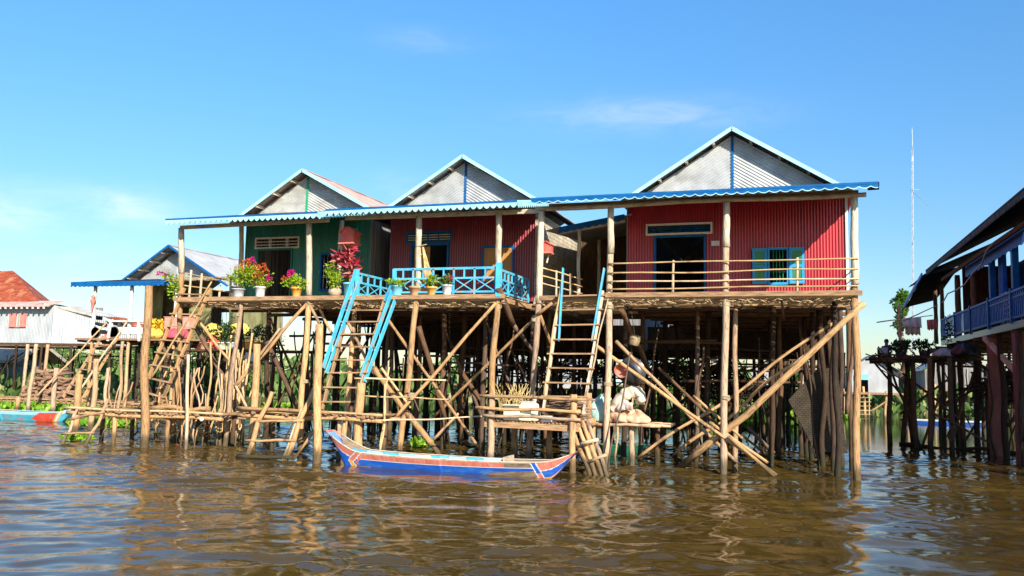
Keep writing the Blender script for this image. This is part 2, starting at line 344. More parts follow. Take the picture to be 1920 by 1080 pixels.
hs = N.new('ShaderNodeHueSaturation'); hs.inputs['Saturation'].default_value = 1.24; hs.inputs['Hue'].default_value = .498; hs.inputs['Value'].default_value = 1.15
nt.links.new(sky.outputs[0], hs.inputs['Color'])
def wmath(op, a, b=None, c=None):
    k = N.new('ShaderNodeMath'); k.operation = op
    for i, v in enumerate((a, b, c)):
        if v is None: continue
        if hasattr(v, 'links'): nt.links.new(v, k.inputs[i])
        else: k.inputs[i].default_value = v
    return k.outputs[0]
def wdot(v):
    k = N.new('ShaderNodeVectorMath'); k.operation = 'DOT_PRODUCT'; nt.links.new(tcw.outputs['Generated'], k.inputs[0]); k.inputs[1].default_value = v; return k.outputs['Value']
tcw = N.new('ShaderNodeTexCoord')
mpw = N.new('ShaderNodeMapping'); mpw.inputs['Scale'].default_value = (9, 9, 30); nt.links.new(tcw.outputs['Generated'], mpw.inputs[0])
cn = N.new('ShaderNodeTexNoise'); cn.inputs['Scale'].default_value = 1.6; cn.inputs['Detail'].default_value = 7; cn.inputs['Roughness'].default_value = .62; cn.inputs['Distortion'].default_value = .6
nt.links.new(mpw.outputs[0], cn.inputs['Vector'])
tot = None
for (px, py, a, b, g) in ((1215, 216, .11, .018, .22), (245, 392, .045, .018, .30), (20, 404, .045, .016, .36), (800, 74, .05, .012, .12), (740, 352, .05, .02, .1), (80, 360, .10, .015, .1), (215, 490, .12, .03, .12)):
    d = ray(px, py).normalized(); tx = V((0, 0, 1)).cross(d).normalized(); ty = d.cross(tx)     # a wisp of cloud: soft ellipse of sky round direction d
    e = wmath('ADD', wmath('POWER', wmath('DIVIDE', wmath('ABSOLUTE', wdot(tx)), a), 2.), wmath('POWER', wmath('DIVIDE', wmath('ABSOLUTE', wdot(ty)), b), 2.))
    k = wmath('MULTIPLY', wmath('EXPONENT', wmath('MULTIPLY', e, -1.)), g)
    k = wmath('MULTIPLY', k, wmath('GREATER_THAN', wdot(d), 0.))
    tot = k if tot is None else wmath('ADD', tot, k)
rp = N.new('ShaderNodeMapRange'); rp.inputs[1].default_value = .36; rp.inputs[2].default_value = .66; nt.links.new(cn.outputs[0], rp.inputs[0])
cl = wmath('MULTIPLY', tot, wmath('MULTIPLY_ADD', rp.outputs[0], .8, .2))
er = N.new('ShaderNodeMapRange'); er.inputs[1].default_value = 0; er.inputs[2].default_value = .42; er.inputs[3].default_value = .66; er.inputs[4].default_value = 1.3
nt.links.new(wdot((0, 0, 1)), er.inputs[0]); em = N.new('ShaderNodeVectorMath'); em.operation = 'SCALE'; nt.links.new(hs.outputs[0], em.inputs[0]); nt.links.new(er.outputs[0], em.inputs['Scale'])
mx = N.new('ShaderNodeMix'); mx.data_type = 'RGBA'; nt.links.new(cl, mx.inputs[0]); nt.links.new(em.outputs[0], mx.inputs[6]); mx.inputs[7].default_value = (9.5, 8.6, 8.8, 1)
nt.links.new(mx.outputs[2], bg.inputs[0]); bg.inputs[1].default_value = .09

# ------------------------------------------------------------------ water: one sheet, really rippled near the houses
def grid_axis(lo, hi, step, far_lo, far_hi):
    a = list(np.arange(lo, hi, step)); q = step; x = hi; r = []
    while x < far_hi: r.append(x); q *= 1.18; x += q
    l = []; q = step; x = lo-step
    while x > far_lo: l.append(x); q *= 1.18; x -= q
    return np.array(l[::-1]+a+r)
gx = grid_axis(-25, 9, .055, -900, 900); gy = grid_axis(-17.5, 7, .05, -120, 1500)
XX, YY = np.meshgrid(gx, gy); rg = np.random.RandomState(5); ZZ = np.zeros_like(XX)
patch = np.zeros_like(XX)
for k in range(9):
    a = rg.uniform(0, 6.28); lam = rg.uniform(4, 14); patch += np.sin((XX*cos(a)+YY*sin(a)*1.6)*6.28/lam+rg.uniform(0, 6.28))
patch = np.clip(.5+patch/6, .12, 1.15)
for k in range(64):
    lam = .30*(5.5**rg.uniform(0, 1)); a = radians(108.65)+rg.normal(0, .55); ph = rg.uniform(0, 6.28)
    wx = XX+.25*np.sin(YY*.9+k)+.15*np.sin(YY*2.3+2*k); wy = YY+.22*np.sin(XX*.8+1.7*k)+.10*np.sin(XX*2.1+k)
    A = .0048*lam**.88
    ZZ += A*np.sin((wx*cos(a)+wy*sin(a))*6.2832/lam+ph)*(patch if lam < 1.4 else .55+.45*patch)
sx_ = np.maximum(np.abs(XX+9)-18, 0); sy_ = np.maximum(np.abs(YY+5.2)-12.2, 0); ZZ *= np.exp(-(sx_**2+sy_**2)/30.)
nx_, ny_ = len(gx), len(gy); me = bpy.data.meshes.new('water')
vv = np.stack([XX.ravel(), YY.ravel(), ZZ.ravel()], 1).astype(np.float32); idx = np.arange(nx_*ny_).reshape(ny_, nx_)
fc = np.stack([idx[:-1, :-1], idx[:-1, 1:], idx[1:, 1:], idx[1:, :-1]], -1).reshape(-1, 4)
me.vertices.add(len(vv)); me.vertices.foreach_set('co', vv.ravel()); me.loops.add(fc.size); me.loops.foreach_set('vertex_index', fc.ravel().astype(np.int32))
me.polygons.add(len(fc)); me.polygons.foreach_set('loop_start', np.arange(0, fc.size, 4, dtype=np.int32)); me.polygons.foreach_set('use_smooth', np.ones(len(fc), bool)); me.update(); me.validate()
t = NT('river_water')
n1 = t.noise(1., (5., 10., 1), 'Object', 4, .6, .4); n2 = t.noise(1., (.35, .9, 1), 'Object', 3, .5, .6)
b1 = t.new('ShaderNodeBump'); b1.inputs['Strength'].default_value = .06; b1.inputs['Distance'].default_value = .05; t.l(n1, b1.inputs['Height']); t.l(b1.outputs[0], t.b.inputs['Normal'])
mud = t.noise(.22, (1, 1, 1), 'Object', 4)
t.l(t.mix(t.ramp(mud, [(.35, 0.), (.65, 1.)]), (.052, .031, .0058), (.076, .047, .0095)), t.b.inputs['Base Color'])
t.b.inputs['Roughness'].default_value = .02; t.b.inputs['IOR'].default_value = 1.33; t.b.inputs['Specular IOR Level'].default_value = .5
me.materials.append(MATS['river_water']); wo = bpy.data.objects.new('water', me); COL.objects.link(wo); tag(wo, 'brown rippled river water between the stilt houses', 'water', None, 'structure')

# ------------------------------------------------------------------ far vegetation
mb = MB()
for k in range(5200):                                       # flooded scrub along the far shore, reads as one mass
    az = U(-.78, .62); D = U(105, 170); d = fw.copy(); d.z = 0; d = Matrix.Rotation(-az, 3, 'Z') @ d.normalized(); p = X3(CAM.x, CAM.y, 0)+d*D
    h = 2.2+1.3*abs(sin(az*23)+.6*sin(az*51+1)); z = h*random.random()**.6
    mb.leaf(p+X3(U(-1, 1), U(-1, 1), z), X3(U(-1, 1), U(-1, 1), U(0, 1.2)), U(.8, 1.7), U(.6, 1.2))
tag(mb.build('far_scrub', 'leaf_far'), 'low green flooded scrub along the far shore', 'scrub', None, 'stuff')

mb = MB()
for k in range(9000):                                       # reeds and grass on the flooded shore behind the village
    az = U(-.80, .64); D = U(60, 100); d = fw.copy(); d.z = 0; d = Matrix.Rotation(-az, 3, 'Z') @ d.normalized(); p = X3(CAM.x, CAM.y, 0)+d*D
    h = .9+.9*abs(sin(az*31)+.5*sin(az*77+2)); z = h*random.random()**.8
    mb.leaf(p+X3(U(-.5, .5), U(-.5, .5), z), X3(U(-.7, .7), U(-.7, .7), U(.1, 1.4)), U(.6, 1.3), U(.3, .6))
tag(mb.build('shore_reeds', 'leaf_far'), 'pale green reeds along the flooded shore behind the village', 'reeds', None, 'stuff')

def tree(p, h, cr, label, mat='leaf_far', nb=5, leaf=.28, n=900, group=None, name='shrub_tree', low=.03):
    p = V(p); r = thing(name, label, 'tree', p, group)
    mb = MB(); mb.pole(p+X3(0, 0, -.5), p+X3(U(-.2, .2), U(-.2, .2), h*.62), .035*h, .018*h, wob=.06*h)
    tips = []
    for k in range(nb):
        a = 6.28*k/nb+U(-.4, .4); b = p+X3(0, 0, h*(U(.25, .55) if low < .5 else U(.6, .75))); e = p+X3(cos(a)*cr*U(.45, .8), sin(a)*cr*U(.45, .8), h*(U(.55, .9) if low < .5 else U(.8, .95)))
        mb.pole(b, e, .014*h, .006*h, 6, wob=.04*h); tips.append(e)
    mb.build('trunk', 'stilt_wood', r)
    mb = MB()
    for e in tips+[p+X3(0, 0, h*.85)]:
        for q in range(3):
            c = e+X3(U(-.3, .3)*cr, U(-.3, .3)*cr, U(-.22, .16)*h*(1 if low < .5 else .35)); s = cr*U(.22, .48); mb.blob(c, (s, s, s*.7), n//(3*(nb+1)), leaf, leaf*.55)
    for q in range(n//3): mb.leaf(p+X3(U(-1, 1)*cr*.9, U(-1, 1)*cr*.9, h*U(low, .75)), X3(U(-1, 1), U(-1, 1), U(-.3, .8)), leaf, leaf*.5)
    mb.build('crown', mat, r); return r
gl = 'flooded trees behind the houses'
for px, top, by, Y, lab in ((55, 668, 752, 48, 'wide green flooded bush behind the white shed stilts'), (130, 660, 752, 52, 'rounded green bush left of the leaning ladders'),
        (205, 652, 750, 44, 'bright green bush behind the blue porch posts'), (262, 640, 752, 40, 'tall leafy flooded tree behind the thick mooring post'), (318, 625, 752, 33, 'dense green tree behind the steep wooden ladder'),
        (392, 600, 752, 28, 'bright green tree behind the green house stilts, left one'), (445, 622, 752, 34, 'bright green tree behind the bamboo pole bundle'),
        (715, 705, 758, 50, 'small bush seen under the middle house'), (1180, 690, 765, 48, 'green bush behind the hanging metal basin'),
        (1335, 668, 768, 58, 'taller pale tree under the right red house'), (1470, 672, 775, 50, 'thin tree seen right of the crossed braces'),
        (1700, 700, 785, 55, 'green bush behind the rear deck stilts of the blue house'), (1505, 700, 778, 62, 'small round bush left of the white gabled house')):
    b = P(px, by, Y); tp = P(px, top, Y); h = max(1.4, tp.z); tree((b.x, Y, 0), h, max(1.3, h*.62), lab, 'leaf_far' if Y > 35 else 'leaf_green', 5, .34 if Y > 35 else .26, 1500 if Y < 36 else 1000, gl)
b = P(1690, 565, 46); tree((b.x, 46, 0), 9.2, .55, 'tall thin tree whose green top shows beside the blue house roof', 'leaf_green', 6, .26, 900, None, 'tall_tree', .70)

def hyacinth(p, lx, ly, n, label, L=.2):
    mb = MB(); p = V(p)
    for _ in range(n):
        a = U(0, 6.28); q = sqrt(random.random()); c = p+X3(cos(a)*lx*q, sin(a)*ly*q, .02+U(0, .14)*(1-q*.6))
        mb.leaf(c, X3(U(-1, 1), U(-1, 1), U(.1, 1.)), L*U(.6, 1.3), L*U(.55, .9))
    tag(mb.build('water_hyacinth', 'leaf_float'), label, 'water plants', None, 'stuff')
c = W(190, 799); hyacinth(c, 1.5, .9, 800, 'bright green floating plants beyond the left ladder', .22)
c = W(146, 826); hyacinth(c, .5, .35, 190, 'small clump of floating plants at the foot of the left ladder', .2)
c = W(1330, 800); hyacinth(c, 2.6, 1.2, 800, 'green floating plants behind the crossed braces', .3)
c = W(1420, 803); hyacinth(c, 1.6, .9, 500, 'green floating plants right of the crossed braces', .3)
c = W(1470, 782); hyacinth(c, 4.5, 1.6, 700, 'long green mat of floating plants by the far huts', .4)
c = W(1200, 775); hyacinth(c, 5, 1.5, 600, 'far green mat of floating plants under the right house', .4)
c = W(790, 838); hyacinth(c, .25, .4, 60, 'small tuft of water plants between the middle stilts', .3)
c = W(30, 768); hyacinth(c, 5, 2.2, 600, 'yellow green water plants under the white shed', .4)
c = W(640, 770); hyacinth(c, 6, 2, 500, 'far floating plants under the green house', .4)

# ------------------------------------------------------------------ house kit
FZ = 4.77                                                   # veranda deck level
WY = 2.66                                                   # front wall
def front_wall(mb, x0, x1, z0, z1, y, holes, pitch=.085, amp=.011):
    xs = sorted({x0, x1, *[h[0] for h in holes], *[h[1] for h in holes]})
    for a, b in zip(xs, xs[1:]):
        hz = sorted((h[2], h[3]) for h in holes if h[0] < (a+b)/2 < h[1]); z = z0
        for lo, hi in hz+[(z1, z1)]:
            if lo-z > .01: mb.corr((a, y, z), (b-a, 0, 0), (0, 0, lo-z), pitch, amp, a)
            z = hi
def frame_box(mb, x0, x1, z0, z1, y, wd=.06, th=.06, sill=True):
    mb.beam((x0-wd/2, y, z0-(wd if sill else 0)), (x0-wd/2, y, z1), wd, th, (0, 1, 0)); mb.beam((x1+wd/2, y, z0-(wd if sill else 0)), (x1+wd/2, y, z1), wd, th, (0, 1, 0))
    mb.beam((x0-wd, y, z1+wd/2), (x1+wd, y, z1+wd/2), wd, th)
    if sill: mb.beam((x0, y, z0-wd/2), (x1, y, z0-wd/2), wd, th)
def scallop(parent, p0, p1, hb, hs, pitch, mband, mscal, deep=.65, rim=None, th=.02):
    p0 = V(p0); p1 = V(p1); d = p1-p0; L = d.length; dh = V((d.x, d.y, 0)).normalized(); nrm = V((dh.y, -dh.x, 0))
    Z = V((0, 0, 1)); mb = MB(); mb.beam(p0-Z*hb/2, p1-Z*hb/2, th+.014, hb); f = mb.build('fascia', mband, parent)
    mb = MB(); n = int(L/pitch*10); rows = []
    ph0 = U(0, 1)
    for i in range(n+1):
        s = L*i/n; q = p0+d*(i/n)-Z*hb; h = hs*((1-deep)+deep*abs(sin(pi*(s/pitch+ph0)))**.75)
        rows.append([mb.pt(q+nrm*th/2), mb.pt(q+nrm*th/2-Z*h), mb.pt(q-nrm*th/2-Z*h), mb.pt(q-nrm*th/2)])
    for a, b in zip(rows, rows[1:]):
        mb.face((a[0], b[0], b[1], a[1])); mb.face((a[1], b[1], b[2], a[2])); mb.face((a[2], b[2], b[3], a[3]))
    mb.build('scallop_trim', mscal, f)
    if rim:
        mb = MB(); rows = []
        for i in range(n+1):
            s = L*i/n; q = p0+d*(i/n)-Z*hb; h = hs*((1-deep)+deep*abs(sin(pi*(s/pitch+ph0)))**.75)
            rows.append([mb.pt(q+nrm*(th/2+.004)-Z*(h-.014)), mb.pt(q+nrm*(th/2+.004)-Z*(h+.008))])
        for a, b in zip(rows, rows[1:]): mb.face((a[0], b[0], b[1], a[1]))
        mb.build('painted_rim', rim, f)
    return f
def gable(root, xc, zA, xl, xr, zb, y, mat, strip):
    mb = MB()
    for sgn, xb in ((-1, xl), (1, xr)):
        mm = (zA-zb)/abs(xb-xc); co = cos(math.atan(mm)); H = zA-zb; n = int(H*co/.085*6); a = []
        for i in range(n+1):
            h = H*i/n; o = -.012*sin(2*pi*h*co/.085); xe = xc+sgn*(H-h)/mm
            a.append((mb.pt((xc, y+o, zA-h)), mb.pt((xe, y+o, zb))))
        for p, q in zip(a, a[1:]):
            f = (p[0], q[0], q[1], p[1]); mb.face(f if sgn < 0 else f[::-1], None, 0, True)
    g = mb.build('gable', mat, root)
    MB().beam((xc, y-.022, zb-.1), (xc, y-.022, zA-.02), .075, .02, (0, 1, 0)).build('gable_strip', strip, g)
def main_roof(root, xc, zr, xl, xr, ze_l, ze_r, y0, y1, mat, board, wall=WY):
    mb = MB()
    mb.corr((xc, y0, zr), (0, y1-y0, 0), (xl-xc, 0, ze_l-zr), .10, .013, 0, sub=4)
    mb.corr((xc, y1, zr), (0, y0-y1, 0), (xr-xc, 0, ze_r-zr), .10, .013, 0, sub=4)
    rf = mb.build('roof', mat, root)
    MB().beam((xc-.09, y0+.04, zr-.015), (xc-.09, y1, zr-.015), .21, .015, (-.55, 0, 1)).beam((xc+.09, y0+.04, zr-.015), (xc+.09, y1, zr-.015), .21, .015, (.55, 0, 1)).build('ridge_cap', mat, rf)
    mb = MB()
    for xe, ze in ((xl, ze_l), (xr, ze_r)):
        mb.beam((xc, y0-.02, zr-.04), (xe, y0-.02, ze-.04), .03, .11)
    mb.build('bargeboard', board, rf)
    for xe, ze in ((xl, ze_l), (xr, ze_r)):
        for q in (.16, .40, .64, .88):
            c = V((xc, 0, zr)).lerp(V((xe, 0, ze)), q); MB().beam((c.x, y0+.02, c.z-.085), (c.x, wall+.3, c.z-.085), .07, .1).build('purlin', 'grey_wood', rf)
def deck(root, x0, x1, y0, y1, z, front=True, mat='slat_bamboo', seed=0):
    mb = MB(); y = y0
    while y < y1:
        wd = U(.036, .06); x = x0
        while x < x1-.05:
            L = min(U(1.6, 3.4), x1-x); mb.beam((x, y+U(-.008, .008), z-.012+U(-.012, .01)), (x+L, y+U(-.008, .008), z-.012+U(-.012, .01)), wd, .008); x += L
        y += wd+U(.02, .06)
    d = mb.build('deck', mat, root)
    mb = MB(); x = x0+.25
    while x < x1:
        mb.pole((x+U(-.1, .1), y0, z-.07), (x+U(-.1, .1), y1, z-.07), .035, .03, 6, .02); x += U(.5, .75)
    mb.build('joist', 'board_wood', d)
    mb = MB(); y = y0+.03                                   # coarse matting tied under the front of the joists
    while y < y1:
        x = x0+U(0, .2)
        while x < x1-.1:
            L = min(U(.5, 1.2), x1-x); a = U(-.012, .012)
            mb.beam((x, y+U(-.02, .02), z-.135+U(-.03, .02)), (x+L, y+U(-.02, .02), z-.125+U(-.03, .02)), U(.05, .085), .006, (0, -1, U(-.9, -.1))); x += L+U(-.05, .05)
        y += U(.075, .12)
    mb.build('under_matting', mat, d)
    if front:
        MB().beam((x0-.08, y0-.05, z-.055), (x1+.1, y0-.05, z-.055), .055, .13).build('edge_beam', 'board_wood', d)
        mb = MB()                                           # ragged stick ends poking out under the edge
        for k in range(int((x1-x0)*26)):
            x = U(x0, x1); y = y0+U(.0, .5); L = U(.08, .32); a = U(-1.2, 1.2); mb.pole((x, y, z-.15-U(0, .10)-.12*(y-y0)), (x+L*cos(a), y+L*.3*sin(a), z-.16-U(0, .13)-.12*(y-y0)), U(.010, .02), .008, 5, .01, 2)
        mb.build('fringe', 'slat_bamboo', d)
    return d
def understructure(root, xl, xr, rows, cols, fz, seed, braces=16, rails=8, skip=None, nprop=26):
    rs = random.Random(seed); pts = {}
    for i, y in enumerate(rows):
        for j in range(cols):
            if skip and skip(i, j): continue
            x = xl+(xr-xl)*j/(cols-1)+rs.uniform(-.28, .28); yy = y+rs.uniform(-.3, .3); r = rs.uniform(.065, .10); lx = rs.uniform(-.12, .12)
            pts[i, j] = (x, yy, lx); pole_part(root, 'stilt', 'shade_dark_wood' if y > 6 or rs.random() < .25 else 'stilt_wood', (x, yy, -.7), (x+lx, yy+rs.uniform(-.1, .1), fz-.15), r*1.1, r*.9, n=8)  # deeper rows take the wood coloured dark for shade
    ks = list(pts)
    for k in range(braces):
        i, j = rs.choice(ks)
        if rs.random() < .62: q = (i, j+rs.choice((-1, 1)))
        else: q = (i+rs.choice((-1, 1)), j)
        if q not in pts: continue
        a = pts[i, j]; b = pts[q]; z0 = rs.uniform(-.4, 1.4); z1 = rs.uniform(3., fz-.3); r = rs.uniform(.032, .06)
        pole_part(root, 'brace', 'shade_dark_wood' if a[1] > 6 else 'stilt_wood', (a[0], a[1]-.1, z0), (b[0], b[1]-.1, z1), r, r*.8, n=7)
    for k in range(rails):
        i, j = rs.choice(ks); q = (i, j+1)
        if q not in pts: continue
        a = pts[i, j]; b = pts[q]; z = rs.uniform(2.2, 3.9); e = rs.uniform(.2, .8); r = rs.uniform(.03, .05)
        pole_part(root, 'cross_pole', 'stilt_wood', (a[0]-e, a[1]-.12, z+rs.uniform(-.1, .1)), (b[0]+e, b[1]-.12, z), r, r*.85, n=7)
    for k in range(nprop):                                  # thin crooked props wedged in between
        x = rs.uniform(xl-.3, xr+.3); y = rs.uniform(rows[0]-.6, rows[-1]); pole_part(root, 'prop', 'stilt_wood' if y < 5 and rs.random() < .6 else 'shade_dark_wood', (x, y, -.6), (x+rs.uniform(-.7, .7), y+rs.uniform(-.4, .4), rs.uniform(2.6, fz-.2)), rs.uniform(.025, .045), .025, n=6, wob=rs.uniform(.05, .16))
    for i, y in enumerate(rows):                            # a bearer under the floor along every row
        MB().pole((xl-.3, y, fz-.22), (xr+.3, y, fz-.22), .07, .06, 8, .03).build('floor_bearer', 'stilt_wood', root)
def body(root, xl, xr, y1, wl, wr, wt=7.8, lz=FZ-.05, back=None):
    MB().box(((xl+xr)/2, (WY+y1)/2, lz-.02), (xr-xl, y1-WY, .05)).build('floor_boards', 'board_wood', root)
    for nm, x, (mat, corr) in (('side_wall', xl, wl), ('side_wall', xr, wr)):
        mb = MB(); sg = -1 if x == xl else 1
        if corr:
            if sg > 0: mb.corr((x, WY, lz), (0, y1-WY, 0), (0, 0, wt-lz), .10, .012, 0, sub=4)
            else: mb.corr((x, y1, lz), (0, WY-y1, 0), (0, 0, wt-lz), .10, .012, 0, sub=4)
        else: mb.box((x, (WY+y1)/2, (lz+wt)/2), (.04, y1-WY, wt-lz))
        mb.build(nm, mat, root)
    mb = MB(); xs = [xl]+(back or [])+[xr]
    for k in range(0, len(xs), 2): mb.box(((xs[k]+xs[k+1])/2, y1, (lz+wt)/2+.4), (xs[k+1]-xs[k], .04, wt-lz+.8))
    mb.build('back_wall', 'old_board_wall', root)
def rear_room(root, xl, xr, y0, y1, zf):
    MB().box(((xl+xr)/2, y0-.05, (zf+FZ)/2-.05), (xr-xl, .05, FZ-zf+.1)).build('step_boards', 'dark_board', root)
    MB().box(((xl+xr)/2, (y0+y1)/2, zf-.05), (xr-xl, y1-y0, .10)).build('rear_floor', 'dark_board', root)
    MB().box(((xl+xr)/2, y1, zf+1.2), (xr-xl, .06, 2.4)).build('rear_wall', 'old_board_wall', root); MB().box((xr, (y0+y1)/2, zf+1.2), (.06, y1-y0-.1, 2.4)).build('rear_side_wall', 'old_board_wall', root)
    for y in (y0+.4, (y0+y1)/2, y1-.3):
        MB().pole((xl-.2, y, zf-.18), (xr+.2, y, zf-.2), .07, .06, 7, .03).build('rear_bearer', 'stilt_wood', root)
        for k in range(6): x = xl+.2+(xr-xl-.4)*k/5+U(-.3, .3); pole_part(root, 'rear_stilt', 'shade_dark_wood', (x, y+U(-.4, .4), -.7), (x+U(-.15, .15), y, zf-.12), .08, .07, n=7)
    for k in range(7): x = U(xl, xr-1.4); z = U(-.2, 1.2); sg = random.choice((-1, 1)); c = x+.7; pole_part(root, 'rear_brace', 'shade_dark_wood', (c-.9*sg, y0+U(0, y1-y0), z), (c+.9*sg, y0+U(0, y1-y0), z+U(1.6, 2.4)), .045, .035, n=6)
    for k in range(3): z = U(1.9, 3.2); pole_part(root, 'rear_rail', 'shade_dark_wood', (xl-.3, U(y0, y1), z), (xr+.3, U(y0, y1), z+U(-.15, .15)), .045, .04, n=6)
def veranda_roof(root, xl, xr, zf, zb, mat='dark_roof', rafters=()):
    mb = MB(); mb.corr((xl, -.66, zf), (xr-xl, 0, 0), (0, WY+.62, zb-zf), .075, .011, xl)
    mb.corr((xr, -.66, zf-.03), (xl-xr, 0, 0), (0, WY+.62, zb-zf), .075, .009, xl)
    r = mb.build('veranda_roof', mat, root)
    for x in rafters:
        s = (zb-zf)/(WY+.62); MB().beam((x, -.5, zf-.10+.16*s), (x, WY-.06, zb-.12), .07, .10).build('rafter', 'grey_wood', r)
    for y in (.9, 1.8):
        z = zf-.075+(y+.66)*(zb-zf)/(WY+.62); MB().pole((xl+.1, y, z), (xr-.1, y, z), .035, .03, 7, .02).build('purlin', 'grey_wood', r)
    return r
def front_post(root, x, y, px_top, zt, base, zsplit, r=.088, ru=.098, mu='grey_wood', ml='pole_wood', lean=0.):
    pole_part(root, 'stilt', ml, (base, y+.05, -.8), (x, y, zsplit+.12), r*1.08, r, wob=.035, jit=.05)
    pole_part(root, 'veranda_post', mu, (x+.01, y-.02, zsplit), (px_top, y, zt), ru, ru*.92, n=8, wob=.012, jit=.03, sq=.25)

# ------------------------------------------------------------------ RIGHT RED HOUSE
xl, xr = -4.97, 1.38
h3 = thing('stilt_house', 'bright red corrugated stilt house with blue green shutters and pole railing', 'house', (-1.8, 2.7, 0), 'painted stilt houses in a row')
door = (-4.06, -2.62, FZ-.02, 6.74); vent = (-4.33, -2.42, 6.87, 7.12); win = (-.72, -.24, 5.30, 6.28)
mb = MB(); front_wall(mb, xl, xr, FZ+.03, 7.84, WY, [door, vent, win]); wl_ = mb.build('front_wall', 'red_metal', h3)
MB().beam((xr+.03, WY-.03, FZ), (xr+.03, WY-.03, 7.9), .07, .05, (0, 1, 0)).build('corner_trim', 'white_paint', wl_)
body(h3, xl, xr, 16, ('old_board_wall', False), ('red_metal', True))
gable(h3, -1.77, 9.83, -4.97, 1.40, 7.83, WY, 'zinc', 'blue_paint')
main_roof(h3, -1.76, 9.95, -5.15, 1.62, 7.81, 7.82, WY-.42, 16.3, 'zinc', 'pale_cyan_paint')
vr = veranda_roof(h3, -7.08, 1.98, 7.44, 8.14, rafters=(-7.0, -4.92, -3.3, -1.78, -.2, 1.42))
scallop(vr, (-7.08, -.68, 7.45), (1.98, -.68, 7.45), .06, .10, .27, 'blue_paint', 'blue_paint', .55, 'pale_cyan_paint')
scallop(vr, (1.99, -.68, 7.44), (1.99, 2.6, 8.12), .10, .10, .27, 'dark_roof', 'dark_roof', .5)
MB().pole((-7.15, 0., 7.27), (1.75, 0., 7.27), .075, .06, 9, .03).build('eave_beam', 'grey_wood', h3)
MB().beam((-6.9, .5, 7.44), (1.6, .5, 7.44), .06, .12).build('eave_plank', 'board_wood', h3)
mb = MB(); frame_box(mb, *door, WY-.03, .06, .07, False); d_ = mb.build('door_frame', 'blue_paint', h3)
mb = MB(); frame_box(mb, *vent, WY-.03, .05, .06); f = mb.build('vent', 'cream_paint', h3)
mb = MB()
for z in (6.93, 7.0, 7.06): mb.beam((vent[0], WY, z), (vent[1], WY, z), .02, .018)
for x in (-3.9, -3.83, -3.4, -3.33, -2.9, -2.83): mb.beam((x, WY-.01, 6.87), (x, WY-.01, 7.12), .018, .018, (0, 1, 0))
mb.build('louvre', 'blue_paint', f)
mb = MB(); frame_box(mb, *win, WY-.03, .055, .07); wn = mb.build('window', 'shutter_blue', h3)
mb = MB()
for x in (-.62, -.53, -.44, -.35): mb.pole((x, WY, win[2]), (x, WY, win[3]), .011, .011, 6, 0)
for z in (5.62, 5.95): mb.pole((win[0], WY, z), (win[1], WY, z), .009, .009, 6, 0)
mb.build('window_bar', 'green_paint', wn)
for x0, x1 in ((-1.21, -.79), (-.17, .25)):
    mb = MB(); y = WY-.085; z0, z1 = 5.26, 6.32; fw_ = .075
    mb.beam((x0+fw_/2, y, z0), (x0+fw_/2, y, z1), fw_, .04, (0, 1, 0)); mb.beam((x1-fw_/2, y, z0), (x1-fw_/2, y, z1), fw_, .04, (0, 1, 0))
    for z in (z0+.04, (z0+z1)/2, z1-.04): mb.beam((x0+fw_, y, z), (x1-fw_, y, z), .034, .08)
    sh = mb.build('shutter', 'shutter_blue', wn); mb = MB()
    for a, b in ((z0+.08, (z0+z1)/2-.04), ((z0+z1)/2+.04, z1-.08)):
        n = 7
        for k in range(n): z = a+(b-a)*(k+.5)/n; mb.beam((x0+fw_, y, z), (x1-fw_, y, z), .012, .062, (0, -.6, 1))
    mb.build('slat', 'shutter_green', sh)
MB().box((-2.28, WY-.022, 6.52), (.24, .006, .15)).build('paper_notice', 'white_paint', h3)
MB().box((-3.35, 9, 6.9), (.6, .05, .05)).build('lamp_tube', 'white_paint', h3)
deck(h3, -4.95, 1.5, -.1, WY-.03, FZ)
for x, xt, b in ((1.43, 1.46, 1.40), (-1.77, -1.75, -1.88), (-4.93, -4.93, -5.01)): front_post(h3, x, 0, xt, 7.22, b, 4.95 if x > 0 else 5.9 if x < -3 else 6.0)
pole_part(h3, 'stilt', 'pole_wood', (-1.62, .75, -.7), (-1.58, .85, 4.5), .075, .065)
# stick railing
rl = MB().pole((-4.98, -.13, 5.60), (1.52, -.13, 5.60), .022, .02, 7, .02, 16).build('railing', 'bamboo_wood', h3)
for z in (5.33, 5.08, 4.90): MB().pole((-4.98, -.12, z+U(-.02, .02)), (1.52, -.12, z), .024, .02, 7, .025, 16).build('rail', 'bamboo_wood', rl)
for x in (-3.18, .03): MB().pole((x, -.09, 4.72), (x+.02, -.09, 5.66), .036, .033, 7, .01).build('rail_post', 'bamboo_wood', rl)
for z in (5.55, 5.3, 5.05): MB().pole((1.5, -.1, z+.02), (1.46, WY, z), .022, .02, 7, .02).build('rail', 'bamboo_wood', rl)
for y in (.9, 1.8): MB().pole((1.5, y, 4.72), (1.5, y, 5.62), .03, .028, 7, .01).build('rail_post', 'bamboo_wood', rl)
